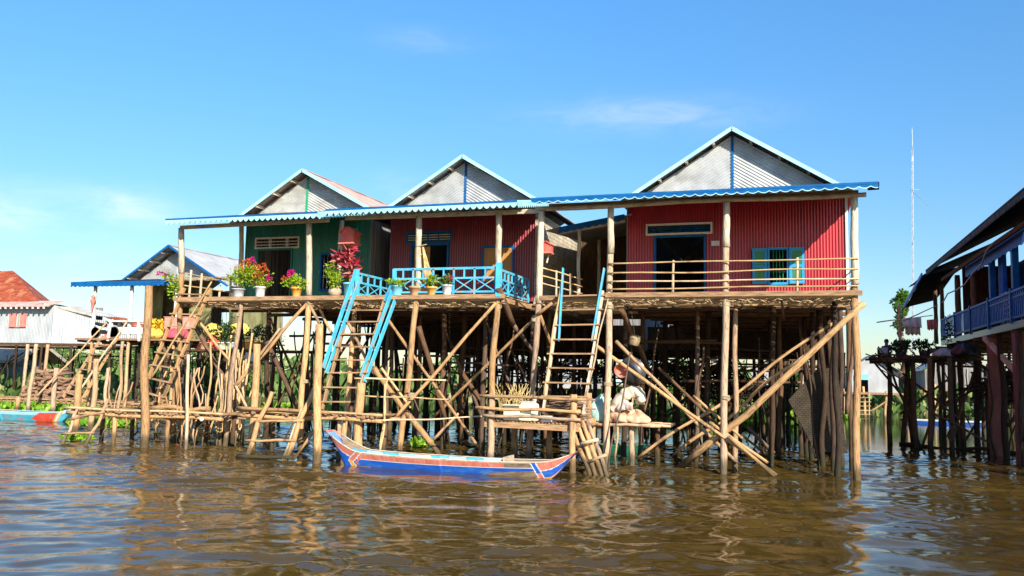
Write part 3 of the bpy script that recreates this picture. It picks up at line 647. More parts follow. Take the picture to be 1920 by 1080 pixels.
# passage between the two red houses: bare joists, lean-to roof, small rail
deck(h3, -7.0, -4.95, -.05, WY+2, FZ-.06)
lt = MB(); lt.corr((-7.6, 2.4, 7.05), (2.8, 0, .42), (0, 6, .5), .09, .012); lt = lt.build('lean_to_roof', 'zinc', h3)
scallop(lt, (-7.1, 2.36, 7.13), (-5.0, 2.36, 7.47), .10, .10, .24, 'blue_paint', 'blue_paint', .5)
MB().box((-6.4, 8.3, 6.4), (3.0, .06, 3.6)).build('passage_wall', 'dark_board', h3)
MB().beam((-7.1, 2.45, 6.95), (-5.0, 2.45, 7.28), .06, .09).build('rafter', 'grey_wood', lt)
pole_part(h3, 'lean_to_post', 'grey_wood', (-6.42, 2.3, 4.6), (-6.42, 2.3, 7.0), .06, .055, sq=.2)
pole_part(h3, 'lean_to_post', 'grey_wood', (-6.5, 5.5, 4.6), (-6.5, 5.5, 7.2), .06, .055, sq=.2)
for z in (5.45, 5.22, 5.0): MB().pole((-6.95, .05, z+.1), (-6.3, 2.3, z), .02, .02, 7, .01).build('rail', 'bamboo_wood', rl)
for x, y in ((-6.72, .8), (-6.5, 1.6)): MB().pole((x, y, 4.68), (x, y, 5.55), .035, .03, 7, .01).build('rail_post', 'grey_wood', rl)
# stilts behind, braces
understructure(h3, -4.7, 1.2, [2.7, 5., 7.4, 9.8, 12.2, 14.6, 16.2], 4, FZ, 31, 22, 12)
for x, y, t in ((.98, .95, 0), (.93, 2.1, .05), (.72, 3.2, -.04), (.62, 4.1, .03), (.42, 5., .06), (.3, 6.2, -.05), (1.2, 3.8, .05), (.1, 7.4, .02), (1.0, 5.6, 0)):
    pole_part(h3, 'stilt', 'shade_dark_wood', (x, y, -.7), (x+t, y, 4.6), .085, .07, n=8, wob=.07)
pole_part(h3, 'brace', 'stilt_wood', (1.25, 1.2, 1.6), (1.5, .9, 4.6), .055, .05)
def br(a, b, Ya, Yb, r, mat='pole_wood', r1=None, root=h3, **k): return pole_part(root, 'brace', mat, P(*a, Ya), P(*b, Yb), r, r1 or r*.85, **k)
MB().path([P(1265, 885, .6), P(1330, 830, .3), P(1400, 778, 0.05), P(1430, 748, -.14), P(1480, 700, -.17), P(1540, 643, -.18), P(1585, 600, -.18), P(1621, 568, -.18)], .098, 10, 0, .07).build('brace', 'tan_pole', h3)
br((1194, 860), (1565, 604), .6, 1.2, .045, 'tan_pole', wob=.12)
br((1262, 854), (1508, 667), 1.6, 1.2, .05, 'tan_pole', wob=.10)
br((1400, 770), (1500, 690), 2.4, 2.2, .06, 'stilt_wood')
br((1116, 647), (1456, 891), .12, -.1, .052, 'tan_pole', .045, wob=.09)
br((1366, 818), (1452, 893), -.13, -.25, .05, 'tan_pole')
br((1330, 792), (1440, 868), .1, .0, .045, 'tan_pole')
br((1300, 742), (1392, 822), .5, .3, .04, 'tan_pole')
br((1155, 640), (1382, 868), 1.3, .6, .055)
br((1235, 690), (1350, 800), 2.2, 1.5, .05, 'stilt_wood')
br((1400, 800), (1452, 850), 3.5, 3.2, .06, 'stilt_wood')
br((1390, 815), (1443, 857), 3.2, 3., .04, 'stilt_wood')
br((1165, 580), (1215, 690), .2, 3.2, .08, 'stilt_wood')
br((1465, 560), (1470, 600), .05, 1., .035, 'stilt_wood')

rear_room(h3, -6.6, 1.3, 16.4, 27, 3.8)
# ------------------------------------------------------------------ MIDDLE CRIMSON HOUSE
xl, xr = -13.15, -7.97
h2 = thing('stilt_house', 'dark crimson stilt house with turquoise lattice railing around its veranda', 'house', (-10.5, 2.7, 0), 'painted stilt houses in a row')
door = (-12.3, -11.03, FZ-.02, 6.72); vent = (-12.5, -10.92, 6.86, 7.14); win = (-9.72, -8.72, 5.45, 6.58)
mb = MB(); front_wall(mb, xl, xr, FZ+.03, 7.84, WY, [door, vent, win]); mb.build('front_wall', 'crimson_metal', h2)
body(h2, xl, xr, 15, ('old_board_wall', False), ('mat_wall', False), 7.75)
gable(h2, -10.44, 9.53, -13.16, -7.7, 7.86, WY, 'zinc', 'blue_paint')
main_roof(h2, -10.42, 9.65, -13.45, -7.5, 7.80, 7.87, WY-.42, 15.3, 'zinc', 'pale_cyan_paint')
vr = veranda_roof(h2, -13.72, -7.5, 7.40, 8.1, rafters=(-13.0, -11.9, -10.85, -9.6, -8.3, -7.6))
scallop(vr, (-13.72, -.68, 7.41), (-7.5, -.68, 7.41), .06, .15, .205, 'blue_paint', 'pale_cyan_paint', .7)
scallop(vr, (-7.49, -.68, 7.41), (-7.49, 2.6, 8.08), .08, .15, .205, 'pale_cyan_paint', 'pale_cyan_paint', .75)
scallop(vr, (-13.73, 2.6, 8.08), (-13.73, -.68, 7.41), .08, .15, .205, 'pale_cyan_paint', 'pale_cyan_paint', .75)
MB().beam((-13.4, .0, 7.24), (-7.05, .0, 7.2), .1, .13).build('eave_beam', 'grey_wood', h2)
mb = MB(); frame_box(mb, *door, WY-.03, .06, .07, False); df = mb.build('door_frame', 'blue_paint', h2)
mb = MB(); mb.box((-11.98, WY+.05, 5.74), (.58, .035, 1.9)); dl = mb.build('door', 'door_wood', h2)
mb = MB()
for z in (5.2, 6.15): frame_box(mb, -12.2, -11.76, z-.3, z+.3, WY+.026, .03, .02)
mb.build('door_panel', 'door_wood', dl)
mb = MB(); frame_box(mb, *vent, WY-.03, .05, .06); f = mb.build('vent', 'blue_paint', h2)
mb = MB()
for z in (6.92, 7.0, 7.08): mb.beam((vent[0], WY, z), (vent[1], WY, z), .02, .024)
mb.build('louvre', 'cream_paint', f)
for x in (-12.1, -11.75, -11.36): MB().beam((x, WY-.02, 6.86), (x, WY-.02, 7.14), .03, .03, (0, 1, 0)).build('mullion', 'blue_paint', f)
mb = MB(); frame_box(mb, *win, WY-.03, .05, .07); wn = mb.build('window', 'blue_paint', h2)
for x0, x1 in ((-9.72, -9.23), (-9.21, -8.72)):
    mb = MB(); mb.box(((x0+x1)/2, WY-.01, 6.015), (x1-x0, .03, 1.13)); s = mb.build('shutter', 'door_wood', wn)
    mb = MB(); frame_box(mb, x0+.07, x1-.07, 5.55, 5.95, WY-.03, .025, .015); frame_box(mb, x0+.07, x1-.07, 6.06, 6.48, WY-.03, .025, .015); mb.build('shutter_panel', 'door_wood', s)
deck(h2, -13.1, -8.1, -.1, WY-.03, FZ)
for x, xt, b, zs in ((-8.24, -8.29, -8.48, 5.0), (-10.82, -10.87, -11.35, 4.95)): front_post(h2, x, 0, xt, 7.2, b, zs)
front_post(h2, -7.0, -.02, -6.97, 7.18, -7.3, 4.5, .085, .10)
pole_part(h2, 'stilt', 'pole_wood', (-13.7, .9, -.7), (-13.45, .9, 4.6), .085, .075)
def lattice(parent, p0, p1, zt, zm, zb, n, mat):
    p0 = V(p0); p1 = V(p1); q = lambda t, z: V((p0.x+(p1.x-p0.x)*t, p0.y+(p1.y-p0.y)*t, z))
    top = MB().beam(q(0, zt), q(1, zt), .05, .07).build('railing', mat, parent)
    MB().beam(q(0, zm), q(1, zm), .04, .055).build('rail', mat, top); MB().beam(q(0, zb), q(1, zb), .04, .055).build('rail', mat, top)
    for k in range(n+1): MB().beam(q(k/n, zb-.1), q(k/n, zt), .05, .05, (p1-p0).normalized()).build('baluster', mat, top)
    for k in range(2*n):
        if k % 2 == 0: MB().beam(q((k+1)/(2*n), zm), q((k+1)/(2*n), zt), .045, .04, (p1-p0).normalized()).build('short_baluster', mat, top)
    for k in range(n):
        MB().beam(q(k/n, zb), q((k+1)/n, zm), .018, .03).build('cross_brace', mat, top); MB().beam(q((k+1)/n, zb), q(k/n, zm), .022, .03).build('cross_brace', mat, top)
    return top
lattice(h2, (-11.62, -.1, 0), (-8.3, -.1, 0), 5.56, 5.27, 4.86, 5, 'cyan_paint')
lattice(h2, (-8.14, -.1, 0), (-8.14, WY-.1, 0), 5.48, 5.2, 4.84, 4, 'cyan_paint')
lattice(h2, (-12.97, -.05, 0), (-12.97, WY-.1, 0), 5.5, 5.22, 4.86, 3, 'cyan_paint')
MB().box((-8.2, -.12, 5.2), (.15, .15, 1.0)).build('newel_post', 'cyan_paint', h2)
MB().beam((-8.08, -.1, 4.62), (-8.08, WY, 4.62), .06, .14).build('deck_beam', 'board_wood', h2)
understructure(h2, -12.9, -8.1, [2.7, 5., 7.4, 9.8, 12.2, 14.8], 4, FZ, 57, 22, 10)
br2 = lambda a, b, Ya, Yb, r, mat='pole_wood': br(a, b, Ya, Yb, r, mat, root=h2)
br2((740, 785), (930, 568), -.6, -.14, .055); br2((785, 612), (835, 785), .5, 1.5, .085, 'stilt_wood'); br2((728, 600), (905, 850), .3, -.1, .048)
br2((700, 690), (828, 858), -.2, .3, .10); br2((715, 690), (770, 765), -.3, -.1, .04, 'bamboo_wood'); br2((815, 780), (1010, 590), 1.6, .2, .05)
br2((935, 540), (962, 608), -.2, .6, .10, 'stilt_wood'); br2((962, 608), (1000, 660), .7, 1.6, .07, 'stilt_wood'); br2((812, 825), (860, 775), 1.6, 1.8, .05)
br2((1008, 590), (1035, 568), -.1, -.15, .05); br2((1012, 590), (1035, 650), 0, .4, .05); br2((590, 560), (640, 660), .4, 1.0, .05)
br2((860, 690), (915, 770), 2.2, 2.8, .08, 'stilt_wood'); br2((650, 600), (700, 700), .6, .9, .05)

rear_room(h2, -13.9, -6.7, 15.2, 27, 3.65)
# ------------------------------------------------------------------ LEFT GREEN HOUSE
xl, xr = -19.02, -13.92
h1 = thing('stilt_house', 'dark green corrugated stilt house with flower pots along its veranda edge', 'house', (-16.5, 2.7, 0), 'painted stilt houses in a row')
door = (-18.42, -17.06, FZ-.02, 6.72); vent = (-18.55, -16.8, 6.82, 7.14); win = (-15.8, -14.95, 5.28, 6.5)
mb = MB(); front_wall(mb, xl, xr, FZ+.03, 7.84, WY, [door, vent, win]); mb.build('front_wall', 'green_metal', h1)
body(h1, xl, xr, 14, ('old_board_wall', False), ('old_board_wall', False), 7.7, back=[-18.6, -18.53, -17.55, -17.47])
gable(h1, -16.52, 9.40, -19.0, -13.7, 7.85, WY, 'old_zinc', 'green_paint')
main_roof(h1, -16.5, 9.52, -19.4, -13.5, 7.72, 7.88, WY-.45, 14.3, 'pink_roof', 'pale_cyan_paint')
vr = veranda_roof(h1, -19.75, -14.0, 7.33, 8.05, rafters=(-19.0, -17.6, -16.2, -14.7, -14.1))
scallop(vr, (-19.75, -.68, 7.34), (-14.0, -.68, 7.34), .05, .155, .205, 'blue_paint', 'pale_cyan_paint', .7)
scallop(vr, (-13.99, -.68, 7.34), (-13.99, 2.6, 8.03), .08, .15, .205, 'pale_cyan_paint', 'pale_cyan_paint', .75)
MB().beam((-19.7, .0, 7.16), (-14.0, .0, 7.2), .09, .12).build('eave_beam', 'grey_wood', h1)
mb = MB(); frame_box(mb, *door, WY-.03, .06, .07, False); mb.build('door_frame', 'green_metal', h1)
mb = MB(); frame_box(mb, *vent, WY-.03, .045, .06); f = mb.build('vent', 'cream_paint', h1)
mb = MB()
for z in (6.92, 7.03): mb.beam((vent[0], WY-.01, z), (vent[1], WY-.01, z), .03, .025)
for x in (-18.0, -17.93, -17.3, -17.23): mb.beam((x, WY-.02, 6.82), (x, WY-.02, 7.14), .025, .025, (0, 1, 0))
mb.build('louvre', 'cream_paint', f)
mb = MB(); frame_box(mb, *win, WY-.03, .055, .07); wn = mb.build('window', 'blue_paint', h1)
mb = MB()
for k in range(6): x = win[0]+(k+.5)*.85/6; mb.pole((x, WY, win[2]), (x, WY, win[3]), .011, .011, 6, 0)
for z in (5.7, 6.1): mb.pole((win[0], WY, z), (win[1], WY, z), .009, .009, 6, 0)
mb.build('window_bar', 'aluminium', wn)
deck(h1, -19.6, -13.35, -.1, WY-.03, FZ)
for x, xt, b, zs in ((-14.6, -14.72, -14.75, 4.8), (-19.55, -19.68, -19.5, 5.6)): front_post(h1, x, 0, xt, 7.14, b, zs)
pole_part(h1, 'stilt', 'pole_wood', (-17.6, .1, -.7), (-17.15, .05, 4.65), .085, .075)
pole_part(h1, 'veranda_post', 'grey_wood', (-14.12, .9, 4.7), (-14.05, .9, 7.35), .085, .08, sq=.2)
pole_part(h1, 'veranda_post', 'grey_wood', (-19.0, 2.5, 4.7), (-19.14, 2.5, 7.8), .085, .08, sq=.2)
understructure(h1, -19.2, -14.2, [2.7, 5., 7.4, 9.8, 12.2, 14.], 4, FZ, 83, 18, 9)
br1 = lambda a, b, Ya, Yb, r, mat='pole_wood': br(a, b, Ya, Yb, r, mat, root=h1)
br1((440, 725), (575, 570), -.1, -.14, .06); br1((470, 690), (525, 615), -.3, -.25, .045); br1((575, 560), (600, 610), -.12, .3, .05)
br1((362, 590), (450, 700), .2, .9, .05); br1((365, 610), (455, 770), 1.2, 1.4, .08, 'stilt_wood'); br1((500, 640), (555, 760), .8, 1.4, .08, 'stilt_wood')
br1((440, 720), (506, 848), -.1, -.6, .045); br1((352, 690), (390, 800), 2.4, 2.6, .06, 'stilt_wood'); br1((300, 640), (340, 715), 2, 2.2, .07, 'stilt_wood')
rl = MB().pole((-19.5, .1, 5.62), (-19.4, WY, 5.6), .022, .02, 7, .02).build('railing', 'bamboo_wood', h1)
MB().pole((-19.5, .1, 5.2), (-19.4, WY, 5.2), .022, .02, 7, .02).build('rail', 'bamboo_wood', rl)
for y, hh in ((.35, 5.75), (.9, 5.7), (1.9, 5.4), (2.5, 5.75)): MB().pole((-19.48, y, 4.7), (-19.46, y, hh), .045, .04, 7, .01).build('rail_post', 'grey_wood', rl)

rear_room(h1, -19.4, -14.0, 14.3, 24, 3.75)
# ------------------------------------------------------------------ ladders
def ladder(label, L0, L1, R0, R1, ts, rmat, gmat, rw=.07, plank=True, over=.08, group='wooden ladders', name='ladder'):
    L0, L1, R0, R1 = map(V, (L0, L1, R0, R1)); c = (L1+R1)/2; r = thing(name, label, 'ladder', c, group)
    for a, b in ((L0, L1), (R0, R1)):
        if plank: MB().beam(a, b, .05, rw*2, (0, -1, .4)).build('side_rail', rmat, r)
        else: pole_part(r, 'side_rail', rmat, b, a, rw, rw*.85, wob=.04)
    for t in ts:
        a = L0.lerp(L1, t); b = R0.lerp(R1, t); d = (b-a).normalized(); a = a-d*over*U(.6, 1.4); b = b+d*over*U(.6, 1.4); y = X3(0, -.05, 0)
        if plank: MB().beam(a+y, b+y+X3(0, 0, U(-.02, .02)), .13, .04).build('rung', gmat, r)
        else: MB().pole(a+y*1.4, b+y*1.4, .04, .036, 8, .012).build('rung', gmat, r)
    return r
# turquoise ladder of the middle house
Lt, Lb, Rt, Rb = P(660, 558, -.12), P(604, 768, -1.5), P(722, 558, -.12), P(665, 768, -1.5)
k = ladder('steep ladder with turquoise painted hand boards between the green and crimson houses', Lt, Lb, Rt, Rb, [(y-558)/210 for y in (562, 583, 606, 630, 653, 678, 702, 728, 754)], 'board_wood', 'board_wood', .06)
for a, b, Ya, Yb in (((668, 506), (606, 690), -.16, -1.15), ((676, 520), (612, 700), -.1, -1.05), ((735, 546), (677, 706), -.16, -1.2), ((742, 560), (684, 716), -.08, -1.1)):
    MB().beam(P(*a, Ya), P(*b, Yb), .035, .15, (0, -1, .5)).build('hand_board', 'cyan_paint', k)
for px, py, z in ((672, 508, 4.7), (742, 508, 4.7)):
    q = P(px, py, -.12); MB().beam((q.x, -.12, z), (q.x-.04, -.12, q.z+.05), .11, .08, (0, 1, 0)).build('newel_post', 'cyan_paint', k)
MB().beam(P(740, 520, -.14), P(722, 565, -.2), .035, .15, (0, -1, .5)).build('hand_board', 'cyan_paint', k)
# ladder of the right house
Lt, Lb, Rt, Rb = P(1052, 548, -.12), P(1018, 775, -1.2), P(1131, 546, -.12), P(1093, 778, -1.2)
k = ladder('tall ladder with worn pale blue rails at the left end of the bright red house', Lt, Lb, Rt, Rb, [(y-548)/228 for y in (556, 584, 613, 640, 667, 693, 720, 745)], 'grey_wood', 'board_wood', .055)
for a, b, Ya, Yb in (((1056, 503), (1048, 640), -.16, -.6), ((1133, 503), (1110, 640), -.16, -.6)):
    MB().beam(P(*a, Ya), P(*b, Yb), .035, .11, (0, -1, .5)).build('hand_board', 'cyan_paint', k)
MB().pole(P(1020, 740, -1.1), P(1052, 530, -.2), .03, .025, 7).build('hand_pole', 'bamboo_wood', k); MB().pole(P(1098, 745, -1.1), P(1140, 560, -.2), .025, .02, 7).build('hand_pole', 'bamboo_wood', k)
# ladder of the green house
Lt, Lb, Rt, Rb = P(346, 540, -.1), P(262, 750, -.9), P(395, 540, -.1), P(300, 760, -.9)
k = ladder('rickety bare wood ladder leaning up to the left end of the green house', Lt, Lb, Rt, Rb, [(y-540)/215 for y in (552, 566, 591, 615, 641, 665, 689, 713, 739)], 'pole_wood', 'board_wood', .055)
MB().pole(P(284, 708, -.9), P(397, 528, -.2), .035, .028, 7).build('hand_pole', 'bamboo_wood', k)
# ladder of the blue porch house
Lt, Lb, Rt, Rb = P(193, 630, 10.5), P(118, 745, 7.5), P(226, 622, 10.5), P(150, 757, 7.5)
k = ladder('long weathered ladder rising from a low jetty to the blue trimmed porch', Lt, Lb, Rt, Rb, [.08, .2, .32, .44, .56, .68, .8, .92], 'pole_wood', 'board_wood', .065)
MB().pole(P(140, 745, 7.4), P(240, 600, 10.4), .05, .04, 7).build('hand_pole', 'bamboo_wood', k); MB().pole(P(70, 742, 8), P(200, 605, 10.4), .05, .04, 7).build('hand_pole', 'pole_wood', k)
# two short ladders in the water
ladder('short tilted pole ladder standing in the water by the green floating plants', P(146, 766, -1.55), P(116, 836, -2.4), P(204, 748, -1.45), P(158, 842, -2.4), [.28, .68], 'pole_wood', 'board_wood', .055, False, .12)
k = ladder('short pole ladder in the water with a log across its foot', P(510, 735, -2.2), P(458, 866, -2.95), P(588, 730, -2.2), P(533, 868, -2.95), [.43, .70], 'pole_wood', 'pole_wood', .075, False, .15)
MB().pole(P(444, 856, -2.95), P(549, 858, -2.95), .06, .05, 8).build('foot_log', 'stilt_wood', k)
MB().pole(P(566, 765, -2.3), P(526, 872, -3.05), .035, .03, 7).build('tie_pole', 'bamboo_wood', k)
MB().pole(P(595, 800, -2.3), P(550, 862, -2.9), .04, .035, 7).build('tie_pole', 'pole_wood', k)
# second old ladder behind the green one
ladder('old dark ladder half hidden behind the thick mooring post', P(322, 655, 4), P(285, 778, 2.5), P(358, 640, 4), P(318, 780, 2.5), [.2, .4, .6, .8], 'stilt_wood', 'board_wood', .08)

# ------------------------------------------------------------------ jetties
def jetty(label, x0, x1, y0, y1, z, posts, planks='board_wood', name='jetty', gap=.3):
    r = thing(name, label, 'jetty', ((x0+x1)/2, (y0+y1)/2, 0), 'low pole jetties')
    mb = MB(); x = x0
    while x < x1:
        wd = U(.05, .13); mb.pole((x, y0+U(-.12, .1), z+U(-.02, .02)), (x+U(-.06, .06), y1+U(-.1, .1), z+U(-.02, .02)), wd/2, wd/2.3, 6, .015); x += wd+U(.01, .06 if random.random() > gap else .2)
    mb.build('slats', planks, r)
    MB().pole((x0-.25, y0+.06, z-.11), (x1+.2, y0+.04, z-.11), .065, .055, 8, .03).build('bearer', 'pole_wood', r); MB().pole((x0-.2, y1-.1, z-.11), (x1+.2, y1-.1, z-.11), .065, .055, 8, .03).build('bearer', 'pole_wood', r)
    MB().pole((x0-.3, y0-.03, z+.05), (x1+.25, y0-.05, z+.06), .04, .035, 8, .03).build('edge_pole', 'bamboo_wood', r)
    for (px, py) in posts: pole_part(r, 'post', 'pole_wood' if py < y1-.3 else 'stilt_wood', (px, py, -.7), (px+U(-.06, .06), py, z+U(-.04, .1)), .075, .065, n=8)
    return r
j1 = jetty('long low pole jetty below the green house ladder', -22.3, -16.7, -1.5, -.2, 1.03, [(-22.1, -.4), (-20.9, -.3), (-20.6, -1.4), (-18.6, -1.35), (-18.0, -.3), (-16.9, -.4)])
MB().pole((-19.4, -1.2, 1.16), (-17.4, -.9, 1.2), .08, .07, 8, .06).build('loose_log', 'pole_wood', j1)
j2 = jetty('short pole jetty at the foot of the turquoise ladder', -15.2, -11.0, -2.15, -.9, 1.22, [(-15.0, -1.0), (-13.4, -1.0), (-11.3, -1.0), (-12.2, -1.9)])
MB().pole((-15.4, -2.25, 1.33), (-12.4, -2.25, 1.30), .055, .045, 8, .03).build('edge_pole', 'pole_wood', j2)
MB().pole((-12.2, -1.2, 2.25), (-9.7, -.3, 2.25), .03, .025, 7, .03).build('rail', 'bamboo_wood', j2); MB().pole((-11.9, -1.15, 1.75), (-9.6, -.3, 1.7), .025, .02, 7, .03).build('rail', 'bamboo_wood', j2)
MB().pole((-11.0, -1.9, -.4), (-10.85, -1.7, 2.6), .03, .025, 7, .03).build('post', 'bamboo_wood', j2)
MB().pole((-11.2, -2.1, 1.1), (-7.9, -.6, 1.3), .025, .02, 7, .03).build('rail', 'bamboo_wood', j2)
# railed storage platform in front of the passage
cp = thing('storage_platform', 'railed pole platform piled with sticks and cream containers at the red house ladder', 'platform', (-6.7, -1., 0), 'low pole jetties')
mb = MB(); x = -7.8
while x < -5.2: mb.pole((x, -1.5, 1.17), (x+U(-.05, .05), .3, 1.17), .04, .035, 6, .02); x += U(.085, .12)
mb.build('slats', 'board_wood', cp)
MB().beam((-8.0, -1.56, 1.13), (-5.4, -1.56, 1.10), .06, .16).build('edge_beam', 'board_wood', cp); MB().beam((-8.0, .2, 1.08), (-5.2, .2, 1.08), .06, .14).build('edge_beam', 'board_wood', cp)
for x, y, z in ((-7.78, -1.62, 1.95), (-5.52, -1.62, 1.98), (-5.4, .1, 1.3), (-7.7, .15, 1.3), (-6.5, -.4, 1.1)): pole_part(cp, 'post', 'pole_wood', (x-.03, y, -.8), (x, y, z), .095, .085)
for z, x0, x1 in ((1.88, -8.1, -5.15), (1.56, -8.2, -5.3), (1.36, -8.0, -5.3)): MB().pole((x0, -1.74, z), (x1, -1.74, z-.02), .045, .04, 8, .03).build('rail', 'pole_wood', cp)
MB().pole((-5.6, -1.5, 1.7), (-5.5, .4, 1.75), .04, .035, 8, .03).build('rail', 'pole_wood', cp)
# small sack platform
sp = thing('storage_platform', 'small pole shelf carrying pale cloth sacks behind the red house post', 'platform', (-4.4, .5, 0), 'low pole jetties')
mb = MB(); y = .05
while y < 1.5: mb.pole((-5.35, y, 1.13), (-3.55+U(-.2, .3), y+U(-.05, .05), 1.15), .045, .04, 6, .02); y += U(.09, .13)
mb.build('slats', 'pole_wood', sp)
for x, y, z, m_ in ((-4.35, .3, 1.08, 'pole_wood'), (-3.8, 1.3, 1.1, 'stilt_wood'), (-5.25, 1.3, 1.1, 'stilt_wood'), (-5.45, -.2, 2.0, 'pole_wood')): pole_part(sp, 'post', m_, (x, y, -.7), (x, y, z), .085, .08)

# ------------------------------------------------------------------ free poles in the water
def mooring(label, top, base, Y, r, sq=.0, mat='pole_wood', name='mooring_post', r1=None):
    a = P(*base, Y); b = P(*top, Y); a = a+(a-b).normalized()*(max(0, a.z)+.8)
    one(MB().pole(a, b, r, r1 or r*.92, 10, .04, sq=sq, jit=.035), name, mat, label, 'post', 'poles standing in the water')
mooring('thick squared grey brown post tallest of the left water posts', (279, 536), (269, 838), -1.8, .125, .3)
mooring('thick blunt post behind the short log footed ladder', (482, 645), (473, 840), -.9, .115, .2)
mooring('tall round topped post left of the turquoise ladder', (599, 608), (593, 868), -3.0, .115)
mooring('stout stub post tied with rope at the turquoise ladder foot', (678, 718), (669, 842), -1.95, .13)
mooring('slim pole in front of the green house jetty', (353, 665), (349, 831), -1.75, .05, 0, 'bamboo_wood')
mooring('short thick post at the left end of the long jetty', (150, 702), (140, 800), .6, .125)
mooring('leaning brown post behind the long jetty, left one', (181, 673), (172, 790), 2.2, .105)
mooring('thin crooked post near the blue porch ladder', (230, 640), (221, 770), 5.5, .07)
mooring('slender post right of the blue porch ladder', (203, 690), (198, 765), 6, .075)
mooring('thin leaning post in front of the stacked firewood', (68, 645), (52, 775), 9.5, .10, 0, 'bamboo_wood')
mooring('short leaning post in the water beside the teal boat', (36, 745), (28, 775), 9., .11)
mooring('broken post beside the firewood stack', (106, 690), (98, 770), 9., .12)
mooring('very thin reed like stake beside the sack shelf', (1182, 660), (1157, 790), -.35, .025, 0, 'stilt_wood')
mooring('thin stake in the water below the sack shelf', (1158, 800), (1156, 868), -.1, .03, 0, 'bamboo_wood')
mooring('red painted stump in the water behind the tied pole rack', (1112, 868), (1110, 905), -1.6, .13, 0, 'faded_red')
mooring('thin bamboo stake leaning at the jetty edge by the turquoise ladder', (722, 720), (716, 838), -1.4, .03, 0, 'bamboo_wood')
# bundle of bamboo sticks
for k in range(38):
    a = W(430+random.gauss(0, 10), 830+U(-4, 4)); a.y += U(-.25, .25); lean = random.gauss(0, .10)+(a.x-W(430, 830).x)*.35; hgt = U(1.6, 3.1) if k % 4 else U(3.0, 4.0)
    one(MB().pole((a.x, a.y, -.5), (a.x+lean+.0, a.y+U(-.1, .35), hgt), U(.026, .045), None, 7, U(.03, .10)), 'bamboo_stick', 'bamboo_wood', 'thin pale bamboo stick in the upright bundle at the green house jetty', 'stick', 'sticks in the upright bamboo bundle')
for k in range(20):                                         # odd sticks propped among the left ladders
    q = P(U(150, 400), U(745, 790), U(-1.2, 1.5)); h = U(1.2, 2.6)
    one(MB().pole((q.x, q.y, -.5), (q.x+U(-.9, .9), q.y+U(-.2, .3), h), U(.022, .04), None, 7, U(.06, .16)), 'propped_stick', 'pole_wood', 'thin crooked stick propped among the left ladders and jetty', 'stick', 'thin sticks propped among the left ladders')
# three tied poles leaning into the water
rk = thing('pole_rack', 'leaning rack of four tied round poles sloping into the water beside the boat', 'rack', P(1120, 885, -1.9), None)
for (a, b) in (((1083, 795), (1122, 892)), ((1092, 790), (1133, 893)), ((1102, 790), (1142, 890)), ((1072, 800), (1112, 894))):
    pole_part(rk, 'pole', 'pole_wood', P(*b, -1.9)+X3(.12, -.1, -.4), P(*a, -1.4), .06, .052)
for (a, b) in (((1090, 832), (1122, 824)), ((1105, 866), (1138, 852))): MB().pole(P(*a, -1.78), P(*b, -1.75), .05, .045, 8).build('tie_pole', 'bamboo_wood', rk)

# rope lashings on the front posts
def lash(root, px, py, Y, r):
    c = P(px, py, Y); mb = MB()
    for k in range(4): mb.path([c+X3(cos(a)*r, sin(a)*r, (k-1.5)*.026+.008*sin(a*2+k)) for a in [2*pi*q/14 for q in range(15)]], .013, 5)
    mb.build('lashing', 'rope', root)
for px, py, Y, r_ in ((1602, 570, .02, .10), (1362, 570, .02, .10), (1143, 575, .02, .10), (1360, 745, .04, .11), (1140, 720, .04, .11)): lash(h3, px, py, Y, r_)
for px, py, Y, r_ in ((934, 575, .03, .10), (773, 575, .03, .10), (772, 740, .04, .11), (930, 745, .04, .11), (1003, 600, .0, .10)): lash(h2, px, py, Y, r_)
for px, py, Y, r_ in ((576, 575, .03, .10), (448, 590, .05, .10), (571, 715, .04, .11)): lash(h1, px, py, Y, r_)

